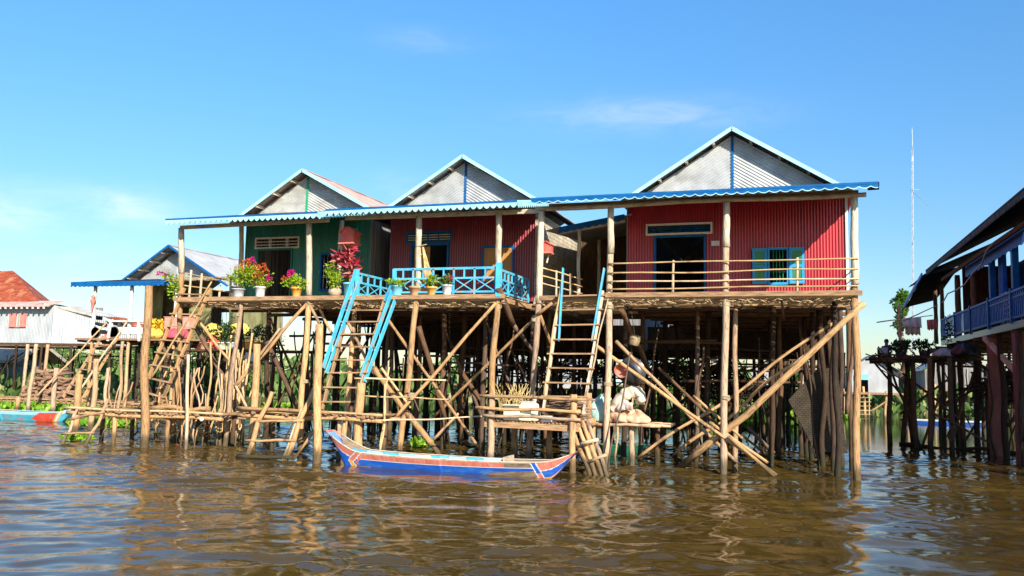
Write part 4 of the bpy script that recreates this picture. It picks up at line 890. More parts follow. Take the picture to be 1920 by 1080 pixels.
# ------------------------------------------------------------------ boats
def boat(label, xl, xr, y, L_z, R_z, mid, beam, paint, mats, inner, group='wooden boats', yaw=0., seats=True):
    Lb = xr-xl; r = thing('wooden_boat', label, 'boat', ((xl+xr)/2, y, 0), group); o = V(((xl+xr)/2, y, 0)); Rz = Matrix.Rotation(yaw, 3, 'Z')
    n, mT = 300, 28
    def sheer(s): return mid+(L_z-mid)*(.8*max(0, (.15-s)/.15)**1.35+.2*max(0, (.45-s)/.45)**2)+(R_z-mid)*(.8*max(0, (s-.88)/.12)**1.7+.25*max(0, (s-.6)/.4)**2)
    def keel(s): return -.12+(L_z-.12+.10)*max(0, (.085-s)/.085)**1.5*.8+.10*max(0, (s-.55)/.45)+(R_z-.10)*max(0, (s-.91)/.09)**1.4*.8
    def half(s): return beam*(max(0., sin(pi*min(1, max(0, s))))**.6)*.5*.8+beam*(.20 if s < .5 else .12)*(1-.5*sin(pi*s))+.02
    def pos(s, t, sd, off=0.):
        zk, zs, hb = keel(s), sheer(s), half(s); t2 = t
        yy = hb*(.50+.50*t2**.75)+off; rake = (-.32*(1-min(1, s/.12))*t if s < .12 else 0)+(.28*(1-min(1, (1-s)/.12))*t if s > .88 else 0)
        p = Rz @ V((xl+Lb*s+rake-o.x+(.30 if s < .12 else 0)*(1-min(1, s/.12))-(.22 if s > .88 else 0)*(1-min(1, (1-s)/.12)), yy*sd, zk+(zs-zk)*t2)); return o+p
    hull = MB()
    for sd in (-1, 1):
        g = [[hull.pt(pos(i/n, j/mT, sd)) for j in range(mT+1)] for i in range(n+1)]
        for i in range(n):
            for j in range(mT):
                f = (g[i][j], g[i+1][j], g[i+1][j+1], g[i][j+1]); mi = paint((i+.5)/n, (j+.5)/mT); hull.face(f if sd < 0 else f[::-1], None, mi, True)
    a = [(hull.pt(pos(i/n, 0, -1)), hull.pt(pos(i/n, 0, 1))) for i in range(n+1)]
    for p, q in zip(a, a[1:]): hull.face((p[0], p[1], q[1], q[0]), None, paint(.5, 0))
    for i, rev in ((0, 0), (n, 1)):
        c = [hull.pt(pos(i/n, j/mT, -1)) for j in range(mT+1)]; e = [hull.pt(pos(i/n, j/mT, 1)) for j in range(mT+1)]
        for j in range(mT):
            f = (c[j], c[j+1], e[j+1], e[j]); hull.face(f if not rev else f[::-1], None, paint(i/n, (j+.5)/mT) if rev else (1 if j > mT*.8 else 6 if len(mats) > 6 else 0))
    hb = hull.build('hull', mats, r)
    ins = MB(); g = []
    for i in range(8, n-7):
        s = i/n; g.append([ins.pt(pos(s, t, sd, -.035)+X3(0, 0, dz)) for t, sd, dz in ((1, -1, .0), (.35, -1, 0), (.2, -1, .02), (.2, 1, .02), (.35, 1, 0), (1, 1, .0))])
    for p, q in zip(g, g[1:]):
        for k in range(5): ins.face((p[k], q[k], q[k+1], p[k+1]), None, 0, True)
    ins.build('inside_lining', inner, hb)
    for sd in (-1, 1):
        MB().path([pos(i/n, 1, sd, -.015)+X3(0, 0, .012) for i in range(10, n-9, 6)], .016, 6).build('gunwale', mats[4], hb)
    if seats:
        for s in (.22, .4, .58, .74):
            p = pos(s, .78, -1, -.03); q = pos(s, .78, 1, -.03); MB().beam(p, q, .18, .03).build('seat', 'boat_wood', r)
    return r, pos
# paint slots: 0 lower blue, 1 red band, 2 white line, 3 bare wood, 4 rim turquoise, 5 orange
def paint1(s, t):
    dl = s-.118-.035*abs(t-.45)*2; dr = s-.862+.03*(t-.5)
    if abs(dl) < .014: return 2 if abs(dl) > .0095 else (5 if t < .5 else 1)
    if abs(dl-.026) < .006 and t > .35: return 1
    if abs(dr) < .012: return 2 if abs(dr) > .0075 else (0 if t > .35 else 1)
    if t < .10 and dr > -.02: return 5
    if dl < 0: return 1 if t > .70+.25*(.1-s) else (2 if t > .66+.25*(.1-s) else (0 if t > .12 else 3))
    if dr > 0: return 1 if t > .62+1.6*(s-.93) else (2 if t > .57+1.6*(s-.93) else 0)
    if t > .965: return 4
    if .665 < t: return 1 if s < .74 else 3
    if t > .635: return 2
    if t < .30 and s < .30 - .35*t: return 3
    if s > .68 and t < .50-.9*(.86-s): return 3
    return 0
b1, pos1 = boat('blue and red painted wooden rowing boat moored in front of the crimson house', -11.9, -5.05, -2.95, .88, .68, .315, .94, paint1, ['boat_blue', 'faded_red', 'white_paint', 'boat_wood', 'grey_wood', 'orange_paint', 'pale_blue_paint'], 'boat_wood')
mb = MB()
for i in range(9):                                          # thin wash boards fitted along the far rim
    s0 = .13+i*.067; mb = MB(); n = 6; q = [(pos1(s0+.064*k/n, 1, -1, -.03)) for k in range(n+1)]
    for a, b in zip(q, q[1:]): mb.beam(a+X3(0, 0, .035), b+X3(0, 0, .035), .02, .105)
    mb.build('wash_board', ('cyan_paint', 'pale_cyan_paint', 'cyan_paint', 'pale_cyan_paint', 'cream_paint')[i % 5], b1)
mb = MB(); p = pos1(.74, 1, 0); mb.box((p.x, -2.95, p.z+.02), (.05, .72, .20)).box((p.x-.25, -2.95, p.z-.0), (.45, .6, .03)); mb.build('stern_seat', 'grey_wood', b1)
def paint2(s, t):
    d = s-.90-.05*(t-.5)
    if abs(d) < .02: return 2 if abs(d) < .007 else 5
    if d > 0: return 0 if t < .75 else 2
    if s > .72+.12*abs(t-.45): return 1
    return 4 if t > .80 else 0
c = W(60, 796); boat('weathered teal boat with a red painted bow drifting by the white shed', -40, -40+7.4, 0, .42, .62, .36, 1.1, paint2, ['boat_teal', 'red_paint', 'white_paint', 'boat_wood', 'pale_cyan_paint', 'orange_paint'], 'boat_wood')
bt = [o for o in bpy.data.objects if o.name.startswith('wooden_boat')][-1]; e = W(131, 793); bt.location = (e.x-3.7, e.y+.3, 0)
def paint3(s, t): return 4 if t > .86 else 0
boat('long blue hulled boat far off under the blue house', -40, -35.2, 0, .30, .34, .22, .8, paint3, ['boat_blue', 'deep_blue_paint', 'white_paint', 'boat_wood', 'white_paint', 'orange_paint'], 'boat_wood')
bt = [o for o in bpy.data.objects if o.name.startswith('wooden_boat')][-1]; e = W(1775, 796); bt.location = (e.x, e.y, 0)
boat('small green hulled boat behind the sack shelf', -40, -38.2, 0, .32, .32, .25, .7, lambda s, t: 4 if t > .8 else 0, ['green_plastic', 'green_plastic', 'white_paint', 'boat_wood', 'green_plastic', 'orange_paint'], 'boat_wood')
bt = [o for o in bpy.data.objects if o.name.startswith('wooden_boat')][-1]; e = W(1178, 850); bt.location = (e.x-.3, e.y, 0); bt.rotation_euler.z = .4

# ------------------------------------------------------------------ flower pots and plants
def pot(label, p, r, h, mat, kind, flowers=(), n=160, spread=(.35, .3, .35), leafm='leaf_lime', up_=.35, L=.085, off=(0, 0)):
    p = V(p); t = thing('potted_plant', label, 'potted plant', p, 'potted plants on the verandas')
    mb = MB()
    if kind == 'bucket': prof = [(r*.78, 0), (r*.82, .02), (r*.98, h*.86), (r*1.08, h*.87), (r*1.09, h), (r*.98, h), (r*.93, h*.86), (.001, h*.84)]
    elif kind == 'jar': prof = [(r*.7, 0), (r*.95, h*.25), (r*1.12, h*.55), (r*1.0, h*.85), (r*.72, h), (r*.62, h), (r*.6, h*.9), (.001, h*.88)]
    else: prof = [(r*.62, 0), (r*.66, .015), (r*.94, h*.78), (r*1.06, h*.79), (r*1.08, h), (r*.95, h), (r*.9, h*.86), (.001, h*.84)]
    mb.lathe(p, prof, 20); mb.build('pot', mat, t)
    c = p+X3(off[0], off[1], h+spread[2]*.75); mb = MB()
    for k in range(7):
        a = U(0, 6.28); e = c+X3(cos(a)*spread[0]*U(.2, .8), sin(a)*spread[1]*U(.2, .8), U(-.3, .6)*spread[2]); mb.path([p+X3(0, 0, h*.8), (p+X3(0, 0, h)).lerp(e, .5)+X3(U(-.04, .04), 0, .05), e], .010, 5)
    mb.build('stem', 'stilt_wood', t)
    mb = MB()
    n = int(n*1.7)
    for k in range(6):
        a = U(0, 6.28); q = c+X3(cos(a)*spread[0]*.55, sin(a)*spread[1]*.55, U(-.5, .5)*spread[2]); mb.blob(q, (spread[0]*.5, spread[1]*.5, spread[2]*.45), n//7, L, L*.62)
    mb.blob(c, spread, n//7, L, L*.6); mb.build('foliage', leafm, t)
    for m_, cx, cz, rr, cnt in flowers:
        mb = MB()
        for k in range(cnt):
            d = V((random.gauss(0, 1), random.gauss(0, 1), random.gauss(0, 1))).normalized()*rr*random.random()**.4; mb.leaf(p+X3(cx, -.05, h+cz)+d, d+X3(0, -.3, .3), .075, .06)
        mb.build('flowers', m_, t)
    return t
def onx(px, y=.15, z=FZ): q = P(px, 548, y); return X3(q.x, y, z)
pot('grey stone pot with a straggly thorny vine at the left end of the green veranda', onx(447, -.02), .20, .28, 'grey_pot', 'bucket', [('petal_orange', .3, .8, .16, 26), ('petal_orange', .22, .3, .06, 10)], 90, (.55, .3, .42), off=(-.1, 0))
pot('white bucket with a big orange flowering bush and pink blooms', onx(488, -.02), .165, .34, 'white_plastic', 'bucket',
    [('petal_orange', .0, .50, .30, 120), ('petal_orange', -.45, .62, .28, 90), ('petal_orange', -.8, .55, .2, 40), ('petal_pink', .34, .24, .11, 60), ('petal_pink', -.30, .86, .09, 26)], 560, (.78, .36, .38), off=(-.32, 0))
pot('orange pot with magenta bougainvillea in front of the dark doorway', onx(556, -.02), .18, .30, 'orange_pot', 'pot', [('petal_pink', -.18, .42, .13, 80), ('petal_red', -.22, .25, .05, 14), ('petal_orange', -.45, .28, .1, 14)], 230, (.48, .3, .26))
pot('round brown stone jar with a lime green leafy plant beside the turquoise pot', onx(628, .0), .19, .26, 'brown_stone', 'jar', (), 260, (.32, .28, .5), off=(-.02, 0))
pot('turquoise pot with lime green leaves left of the crimson house doorway', onx(745, -.05), .18, .30, 'blue_plastic', 'bucket', (), 190, (.33, .26, .15))
pot('weathered terracotta pot holding one dry pale stump', onx(778, -.05), .18, .27, 'terracotta', 'pot', (), 14, (.14, .1, .12), 'leaf_green')
pot('orange terracotta pot with small red flowers in front of the lattice railing', onx(810, -.05), .17, .25, 'orange_pot', 'pot', [('petal_red', -.03, .2, .08, 22), ('petal_red', .16, .14, .05, 8)], 150, (.27, .22, .2))
pot('white pot with pink red blossoms at the right of the pot row', onx(839, -.05), .165, .30, 'white_plastic', 'bucket', [('petal_red', .08, .16, .12, 50), ('petal_pink', .14, .18, .08, 20)], 110, (.24, .2, .17), 'leaf_green')
# red cordyline in a turquoise pot
p = onx(656, .05); t = thing('potted_plant', 'tall red leaved plant in a turquoise pot by the hanging red spirit house', 'potted plant', p, 'potted plants on the verandas')
MB().lathe(p, [(.16, 0), (.17, .02), (.2, .36), (.22, .36), (.22, .42), (.19, .42), (.18, .36), (.001, .35)], 20).build('pot', 'blue_plastic', t)
st = [([p+X3(0, 0, .3), p+X3(.04, 0, .6), p+X3(.0, 0, .82)], 40), ([p+X3(0, 0, .3), p+X3(-.02, .02, 1.0), p+X3(-.10, 0, 1.5)], 44), ([p+X3(0, 0, .3), p+X3(-.08, 0, .9), p+X3(-.42, 0, 1.32)], 44), ([p+X3(.0, 0, .3), p+X3(.10, 0, .7), p+X3(.15, -.02, 1.0)], 34), ([p+X3(0, 0, .3), p+X3(-.06, 0, .9), p+X3(-.22, -.05, 1.16)], 26)]
mb = MB(); lf = MB()
for pts, n in st:
    mb.path(pts, .02, 6)
    for k in range(n):
        q = pts[-1]+X3(0, 0, U(-.26, .05)); a = U(0, 6.28); e = U(-.35, .9); lf.leaf(q, X3(cos(a), sin(a), e), U(.22, .40), U(.07, .12))
mb.build('stem', 'terracotta', t); lf.build('foliage', 'cordyline', t)
# bougainvillea climbing the outer post of the green house
q = P(330, 540, -.05); t = thing('climbing_plant', 'bougainvillea vine with pink tips hanging on the outer post of the green house', 'climbing plant', q)
mb = MB(); mb.path([q+X3(.1, 0, -.6), q+X3(-.05, -.05, 0), q+X3(-.2, -.05, .35), q+X3(-.45, -.05, .5), q+X3(-.62, -.05, .52)], .012, 5).build('stem', 'stilt_wood', t)
mb = MB(); mb.blob(q+X3(-.02, -.05, 0), (.22, .16, .42), 150, .10, .07); mb.blob(q+X3(-.28, -.05, .38), (.22, .1, .12), 46, .1, .07); mb.build('foliage', 'leaf_lime', t)
mb = MB(); mb.blob(q+X3(-.62, -.08, .5), (.09, .06, .06), 30, .07, .06); mb.blob(q+X3(-.4, -.08, .42), (.07, .06, .05), 16, .07, .06); mb.build('flowers', 'petal_pink', t)

# ------------------------------------------------------------------ things on and under the verandas
def spirit(label, c, w_, d_, h_):
    c = V(c); t = thing('spirit_house', label, 'spirit house', c, 'small red spirit houses'); z0 = c.z
    mb = MB(); n = 9
    for k in range(n):
        x = c.x-w_/2+(k+.5)*w_/n; mb.box((x, c.y-d_/2, z0+h_/2), (w_/n*.93, .02, h_))
    for sd in (-1, 1):
        for k in range(6): mb.box((c.x+sd*w_/2, c.y-d_/2+(k+.5)*d_/6, z0+h_/2), (.02, d_/6*.93, h_))
    mb.box((c.x, c.y+d_/2, z0+h_/2), (w_, .02, h_))
    i = [mb.pt((c.x-w_/2, c.y-d_/2, z0+h_)), mb.pt((c.x+w_/2, c.y-d_/2, z0+h_)), mb.pt((c.x, c.y-d_/2, z0+h_+w_*.42))]; mb.face(i)
    b = mb.build('body', 'spirit_red', t); MB().box((c.x, c.y-.04, z0-.02), (w_*1.25, d_*1.3, .035)).build('floor', 'salmon_paint', t)
    mb = MB()
    for sd in (-1, 1): mb.beam((c.x+sd*w_*.32, c.y-d_*.68, z0+h_+w_*.20), (c.x+sd*w_*.32, c.y+d_*.65, z0+h_+w_*.20), w_*.82, .022, (sd*.62, 0, 1))
    mb.build('roof', 'spirit_red', t)
    MB().beam((c.x, c.y-.02, z0-.3), (c.x+.02, c.y+d_*.4, z0), .03, .03).build('bracket', 'cream_paint', t); return t
spirit('red plank spirit house hanging on the green house post above the red plant', P(657, 457, .55), .44, .4, .34)
spirit('small red spirit house fixed beside the tall passage post', P(1026, 474, .25), .26, .3, .22)
q = P(800, 520, .12); t = thing('straw_broom', 'straw broom with a short cross handle hung on the crimson veranda post', 'broom', q)
MB().pole(P(797, 470, .0), P(782, 486, -.1), .016, .014, 6).pole(P(779, 463, -.1), P(800, 458, -.1), .016, .014, 6).build('handle', 'bamboo_wood', t)
mb = MB()
for k in range(30): a = P(793+U(-1, 1), 463, -.12); b = P(806+U(-9, 7), 524+U(-6, 8), -.1); mb.pole(a, b, .010, .006, 4, .01, 3)
mb.build('bristles', 'dry_stalk', t)
q = P(1190, 622, 1.4); t = thing('hanging_basket', 'small round woven basket hanging under the bright red house', 'basket', P(1190, 648, 1.4))
MB().lathe(P(1187, 648, 1.4), [(.11, 0), (.15, .03), (.17, .2), (.175, .32), (.16, .32), (.14, .1), (.001, .06)], 16, 0, (.25, 0, 1)).build('bowl', 'thatch', t)
MB().pole(P(1190, 628, 1.4), P(1184, 585, 1.4), .012, .012, 5).build('cord', 'rope', t)
c = P(1184, 697, 1.6); t = thing('metal_basin', 'large dull metal basin hanging on its side under the bright red house', 'basin', c)
MB().lathe(c, [(.001, .16), (.20, .15), (.34, .08), (.42, -.04), (.44, -.05), (.42, -.06), (.33, .05), (.19, .12), (.001, .13)], 28, 0, (-.25, -.85, -.15)).build('bowl', 'metal_bowl', t)
MB().pole(c+X3(0, .05, .35), c+X3(-.05, .1, 1.2), .02, .015, 6).build('hook_pole', 'stilt_wood', t)
c = P(1166, 694, 1.2); t = thing('red_pan', 'red enamel pan hanging in front of the metal basin', 'pan', c)
MB().lathe(c, [(.001, .0), (.17, .0), (.20, .09), (.215, .09), (.18, -.015), (.001, -.015)], 22, 0, (-.2, -.75, -.25)).build('bowl', 'faded_red', t)
MB().beam(c+X3(.1, -.12, .0), c+X3(.26, -.18, .06), .06, .03).build('handle', 'red_paint', t)
def sack(label, c, r, h, mat, lean=(0, 0), neck=True, name='cloth_sack', fold=.38):
    c = V(c); mb = MB(); n = 34; rows = []; ph = [U(0, 6.28) for _ in range(5)]
    prof = [(.8, 0), (1.0, .08), (1.03, .2), (1.0, .34), (.93, .5), (.84, .62), (.70, .74), (.50, .86), (.24, .94)]+([(.16, .95), (.26, 1.02), (.02, 1.04)] if neck else [(.02, .95)])
    for rr, z in prof:
        row = []
        for k in range(n):
            a = 2*pi*k/n; q = 1+fold*(sin(3*a+ph[0]+z*3)*.5+sin(5*a+ph[1]-z*4)*.4+sin(9*a+ph[2]+z*7)*.22)
            row.append(mb.pt(c+X3(cos(a)*r[0]*rr*q+lean[0]*z*h, sin(a)*r[1]*rr*q+lean[1]*z*h, z*h*(1+.10*sin(2*a+ph[3])*fold/.26+.07*sin(5*a+ph[4])))))
        rows.append(row)
    for a, b in zip(rows, rows[1:]):
        for k in range(n): k2 = (k+1) % n; mb.face((a[k], a[k2], b[k2], b[k]), None, 0, True)
    mb.face(rows[0][::-1]); return one(mb, name, mat, label, 'sack', 'sacks and bundles')
zz = 1.19
sack('broad tan cloth sack lowest in the pile on the pole shelf', (-4.72, .45, zz), (.40, .32), .38, 'tan_cloth', (0, 0), False)
sack('tan cloth bundle at the right of the sack pile', (-4.25, .45, zz), (.30, .26), .34, 'tan_cloth', (-.1, 0), False)
def drape(label, pts, rad, mat):
    c = [V(p) for p in pts]; q = []; rr = []
    for i in range(len(c)-1):
        for k in range(5):
            t = k/5; a, b = c[max(i-1, 0)], c[min(i+2, len(c)-1)]; h = t*t*(3-2*t)
            q.append(c[i].lerp(c[i+1], h)*.75+c[i].lerp(c[i+1], t)*.25); rr.append((rad[i]+(rad[i+1]-rad[i])*t)*(1+.09*sin(len(q)*1.9)+U(-.05, .05)))
    q.append(c[-1]); rr.append(rad[-1]*.8); q = [c[0]-(c[1]-c[0])*.08]+q; rr = [rad[0]*.5]+rr
    mb = MB(); mb.path(q, rr, 18)
    for k, v in enumerate(mb.v): mb.v[k] = (v[0]+.022*sin(v[2]*19+v[1]*11), v[1]+.025*sin(v[0]*17+v[2]*13), v[2]+.022*sin(v[0]*15-v[1]*21))
    o = one(mb, 'cloth_sack', mat, label, 'sack', 'sacks and bundles'); return o
drape('pale cream sack folded over in an arch on top of the pile', [P(1150, 770, .35), P(1160, 752, .35), P(1176, 738, .35), P(1192, 733, .35), P(1200, 742, .35), P(1202, 757, .35)], [.13, .17, .17, .15, .16, .12], 'cream_cloth')
drape('crumpled pinkish white cloth stuffed under the arched cream sack', [P(1158, 768, .22), P(1172, 758, .22), P(1186, 762, .22)], [.09, .13, .10], 'pink_white_cloth')
sack('green white striped tarpaulin bundle behind the red house ladder', (-5.3, .55, 1.18), (.42, .34), .74, 'green_tarp', (.1, 0), False, fold=.2)
sack('second green tarpaulin bundle against the ladder foot', (-5.85, .4, 1.2), (.30, .28), .62, 'green_tarp', (0, 0), False, fold=.2)
# storage platform load
def carton(label, c, sz, mat, name='container', cat='container', lid=None):
    c = V(c); t = thing(name, label, cat, c, 'boxes and containers'); mb = MB(); mb.box(c+X3(0, 0, sz[2]/2), sz); ob = mb.build('body', mat, t)
    ob.modifiers.new('round', 'BEVEL').width = min(sz)*.10; ob.modifiers['round'].segments = 2
    MB().box(c+X3(0, 0, sz[2]+.012), (sz[0]*1.03, sz[1]*1.03, .03)).build('lid', lid or mat, t); return t
carton('square cream plastic container at the left of the storage platform', (-7.35, -1.1, 1.22), (.46, .4, .40), 'cream_plastic')
carton('cream canister with a grey lid behind the storage platform rails', (-6.98, -1.0, 1.22), (.30, .34, .50), 'cream_plastic', lid='grey_pot')
carton('small white tin on the storage platform floor', (-6.35, -1.25, 1.22), (.26, .18, .14), 'white_plastic')
c = V((-6.80, -.9, 1.22)); t = thing('plastic_jug', 'translucent yellowish jug next to the cream containers', 'jug', c)
MB().lathe(c, [(.15, 0), (.17, .04), (.17, .34), (.12, .44), (.05, .48), (.05, .54), (.001, .54)], 18).build('body', 'cream_plastic', t)
MB().lathe(c+X3(0, 0, .54), [(.056, 0), (.056, .05), (.001, .05)], 12).build('cap', 'grey_pot', t)
t = thing('dry_stalks', 'tuft of dry yellow stalks at the left end of the storage platform', 'dry plant', (-7.75, -.5, 1.2))
mb = MB()
for k in range(60): a = V((-7.6+U(-.3, .5), -.6+U(-.3, .3), 1.2)); mb.path([a, a+X3(U(-.1, .1), 0, .5), a+X3(U(-.35, .35), U(-.2, .2), U(.55, 1.05))], .008, 4)
mb.build('stalks', 'dry_stalk', t)
for k in range(26):
    z = 1.22+.028*k*.8; y = -.9+U(-.35, .45); x0 = -6.3+U(-.25, .3); x1 = -5.3+U(-.35, .15)
    one(MB().pole((x0, y, z+U(-.04, .08)), (x1, y+U(-.15, .15), z+U(-.06, .12)), U(.02, .04), None, 7, .04), 'firewood_stick', 'log_wood', 'brown stick in the heap on the railed storage platform', 'stick', 'sticks heaped on the storage platform')
c = W(380, 800); one(MB().lathe(P(378, 786, -1.6), [(.001, -.07), (.05, -.05), (.07, 0), (.05, .05), (.001, .07)], 14), 'float_ball', 'white_plastic', 'small white float hanging at the edge of the long jetty', 'float')
# woven panel leaning under the red house
mb = MB(); a = P(1478, 750, 3.6); b = P(1528, 845, 3.3); c = P(1588, 850, 3.2); d = P(1570, 690, 3.6); e = P(1534, 690, 3.7)
i = [mb.pt(q) for q in (a, b, c, d, e)]; mb.face(i); i2 = [mb.pt(q+X3(0, .05, 0)) for q in (a, b, c, d, e)]; mb.face(i2[::-1])
for k in range(5): mb.face((i[k], i2[k], i2[(k+1) % 5], i[(k+1) % 5]))
wp = mb.build('woven_panel', 'mat_panel'); tag(wp, 'dark woven matting panel leaning against stilts under the red house', 'matting')
for k in range(12):
    s = k/11; q = a.lerp(b, s); one_ = MB().pole(q+X3(0, .02, 0), q+X3(U(-.1, .1)+.1, 0, -.35), .012, .008, 4).build('fringe', 'brush', wp)
def brush_pile(label, c, sx, sy, sz, n, racks):
    c = V(c); t = thing('brush_heap', label, 'brush heap', c, 'dark heaps of stored branches'); mb = MB()
    for k in range(n):
        x = U(-1, 1); q = c+X3(x*sx, U(-1, 1)*sy, (1-x*x)*sz*U(-1, 1)); d = X3(U(-1, 1), U(-.4, .4), U(-.5, .4)).normalized()*U(.25, .8); mb.pole(q-d, q+d, .03, .015, 5, .05, 3)
    mb.build('branches', 'brush', t)
    for x in racks: pole_part(t, 'rack_post', 'shade_dark_wood', (c.x+x, c.y, -.6), (c.x+x, c.y, c.z), .07)
brush_pile('dark heap of branches stored under the blue balcony house', (8.2, 12.5, 2.3), 1.9, .8, .7, 240, (-1.5, 0, 1.5))
brush_pile('dark tangle of branches stored under the crimson house', (-9.6, 13.2, 2.7), 2.2, .7, .35, 150, (-1.8, -.3, 1.6))
# brush heap on a rack, dark against the far water
t = thing('brush_heap', 'dark heap of branches on a rack behind the crossed braces', 'brush heap', (-3.5, 12, 2), 'dark heaps of stored branches')
mb = MB()
for k in range(340):
    x = U(-1, 1); c = V((-3.6+x*2.6, 12+U(-.8, .8), 2.35+(1-x*x)*.7*U(-1, 1)-.35*x)); d = X3(U(-1, 1), U(-.4, .4), U(-.55, .45)).normalized()*U(.3, .9); mb.pole(c-d, c+d, .03, .015, 5, .05, 3)
mb.build('branches', 'brush', t)
for x in (-5.6, -4.2, -2.6, -1.3): pole_part(t, 'rack_post', 'stilt_wood', (x, 12, -.6), (x, 12, 2.3), .07)

# ------------------------------------------------------------------ blue trimmed porch house beyond the green one
r = thing('stilt_house', 'small house with blue scalloped porch roof and mossy wall at far left', 'house', (-32, 12, 0), 'neighbouring stilt houses')
zf = 3.86; y0 = 12.; wy = 14.6
MB().box((-32.1, 13.2, zf-.06), (8., 2.8, .10)).build('deck', 'board_wood', r)
for k in range(9): MB().pole((-36.0+k, y0-.1, zf-.16), (-36.0+k, wy, zf-.16), .06, .05, 6).build('joist', 'stilt_wood', r)
MB().box((-31.2, 17, zf-.04), (5.6, 5.2, .08)).build('floor_boards', 'dark_board', r)
mb = MB(); front = [(-34.0, -33.0), (-31.2, -29.8)]
for a, b in front: mb.box(((a+b)/2, wy, (zf+7)/2), (b-a, .06, 7-zf))
mb.box((-32.1, wy, 6.85), (1.8, .06, .5)); mb.build('front_wall', 'mossy_wall', r)
MB().box((-34., 17, 5.4), (.06, 4.8, 3.1)).build('side_wall', 'mossy_wall', r); MB().box((-28.6, 17, 5.4), (.06, 4.8, 3.1)).build('side_wall', 'mossy_wall', r)
mb = MB(); mb.box((-33.4, 19.4, 5.5), (1.2, .06, 3.2)); mb.box((-30, 19.4, 5.5), (3, .06, 3.2)); mb.box((-32.1, 19.4, 6.4), (1.4, .06, 1.3)); mb.box((-32.1, 19.4, 4.35), (1.4, .06, .9)); mb.build('back_wall', 'old_board_wall', r)
mb = MB()
for k in range(6): mb.pole((-32.7+k*.25, 19.4, 4.7), (-32.7+k*.25, 19.4, 5.8), .015, .015, 5)
mb.build('window_bar', 'aluminium', r)
gable(r, -32.15, 8.85, -34.9, -29.3, 7.1, wy, 'zinc', 'aluminium')
main_roof(r, -32.15, 9.0, -35.2, -28.2, 7.1, 6.75, wy-.8, 21, 'pale_roof', 'blue_paint', wy)
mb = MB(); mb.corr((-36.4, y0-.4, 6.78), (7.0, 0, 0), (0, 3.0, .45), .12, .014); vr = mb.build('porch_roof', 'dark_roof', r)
scallop(vr, (-36.4, y0-.42, 6.80), (-29.4, y0-.42, 6.80), .12, .16, .30, 'blue_paint', 'blue_paint', .6)
MB().beam((-36.2, y0, 6.66), (-29.5, y0, 6.66), .08, .12).build('eave_beam', 'grey_wood', r)
for x in (-35.15, -32.75, -29.9):
    pole_part(r, 'porch_post', 'white_paint', (x, y0, zf-.1), (x, y0, 6.62), .10, .09, sq=.3); pole_part(r, 'stilt', 'pole_wood', (x, y0, -.7), (x, y0, zf-.1), .09, .08)
understructure(r, -35, -28.8, [12.9, 14.6, 16.8, 19.2], 4, zf, 19, 12, 6)
mb = MB()
for k in range(120): x = -28.6+U(-1.6, 2.6); mb.pole((x, 11.2+U(-.1, .1), 6.75+U(-.05, .05)), (x+U(-.7, .7), 12.4, 7.0+U(-.05, .05)), .02, .012, 4, .03, 2)
mb.build('thatch_awning', 'thatch', r)
# load on that porch
q = X3(-32.9, 12.0, zf); t = thing('white_table', 'white wooden table with splayed legs at the porch edge', 'table', q)
MB().box(q+X3(0, .1, .88), (2.1, .7, .07)).build('tabletop', 'white_paint', t)
for x in (-.95, .95):
    for y in (-.2, .4): MB().beam(q+X3(x*1.06, y, -.15), q+X3(x*.95, y, .86), .08, .12).build('leg', 'white_paint', t)
MB().box(q+X3(0, .1, .4), (1.7, .4, .35)).build('shelf', 'white_paint', t)
def bundle(label, p, r_, m_, mat2=None, name='flower_bundle', cat='bundle'):
    p = V(p); t = thing(name, label, cat, p, 'colourful goods on the porch'); mb = MB()
    mb.blob(p+X3(0, 0, r_*.9), (r_, r_*.7, r_*.9), 260, .16, .12); mb.build('flowers', m_, t); MB().lathe(p, [(r_*.5, 0), (r_*.8, r_*.4), (r_*.5, r_*.9), (.001, r_)], 14).build('wrap', mat2 or m_, t)
leafmat('petal_yellow', [(0, (.70, .32, .01)), (1, (.86, .60, .05))], .2)
bundle('big bunch of bright yellow flowers on the porch beside the mossy wall', (-31.1, 12.1, zf), .55, 'petal_yellow', 'yellow_cloth')
carton('salmon pink carton on the porch right of the yellow flowers', (-29.5, 11.9, zf+.45), (1.5, .6, .62), 'pink_box', 'carton', 'box')
sack('red cloth bag under the salmon pink carton', (-29.6, 11.75, zf), (.72, .35), .6, 'pink_cloth', (0, 0), False)
sack('yellow cloth bag behind the rickety ladder', (-27.6, 12.0, zf+.1), (.5, .4), .62, 'yellow_cloth', (0, 0), False)
sack('second yellow bag right of the rickety ladder', (-26.1, 12.0, zf+.2), (.6, .4), .55, 'yellow_cloth', (0, 0), False)
sack('red cloth bundle behind the ladder rungs', (-27.3, 11.4, zf-.6), (.5, .35), .7, 'red_paint', (0, 0), False)
carton('orange box on the lower shelf under the green house veranda', (-23.6, 9.8, zf-.55), (.8, .5, .32), 'orange_cloth', 'carton', 'box')
carton('cream carton below the orange box', (-23.4, 9.7, zf-1.1), (.7, .5, .42), 'cream_paint', 'carton', 'box')
t = thing('goods_shelf', 'dark shelf of boards behind the green house stilts carrying pots and cartons', 'shelf', (-24, 10.2, 0))
MB().box((-24.2, 10.4, zf-.62), (7.6, 2., .10)).build('board', 'dark_board', t); MB().box((-23.6, 9.8, zf-1.16), (2.6, 1., .08)).build('board', 'dark_board', t)
for x in (-27.6, -24.8, -22.2, -20.6): pole_part(t, 'leg', 'stilt_wood', (x, 10, -.6), (x, 10, zf-.6), .08)
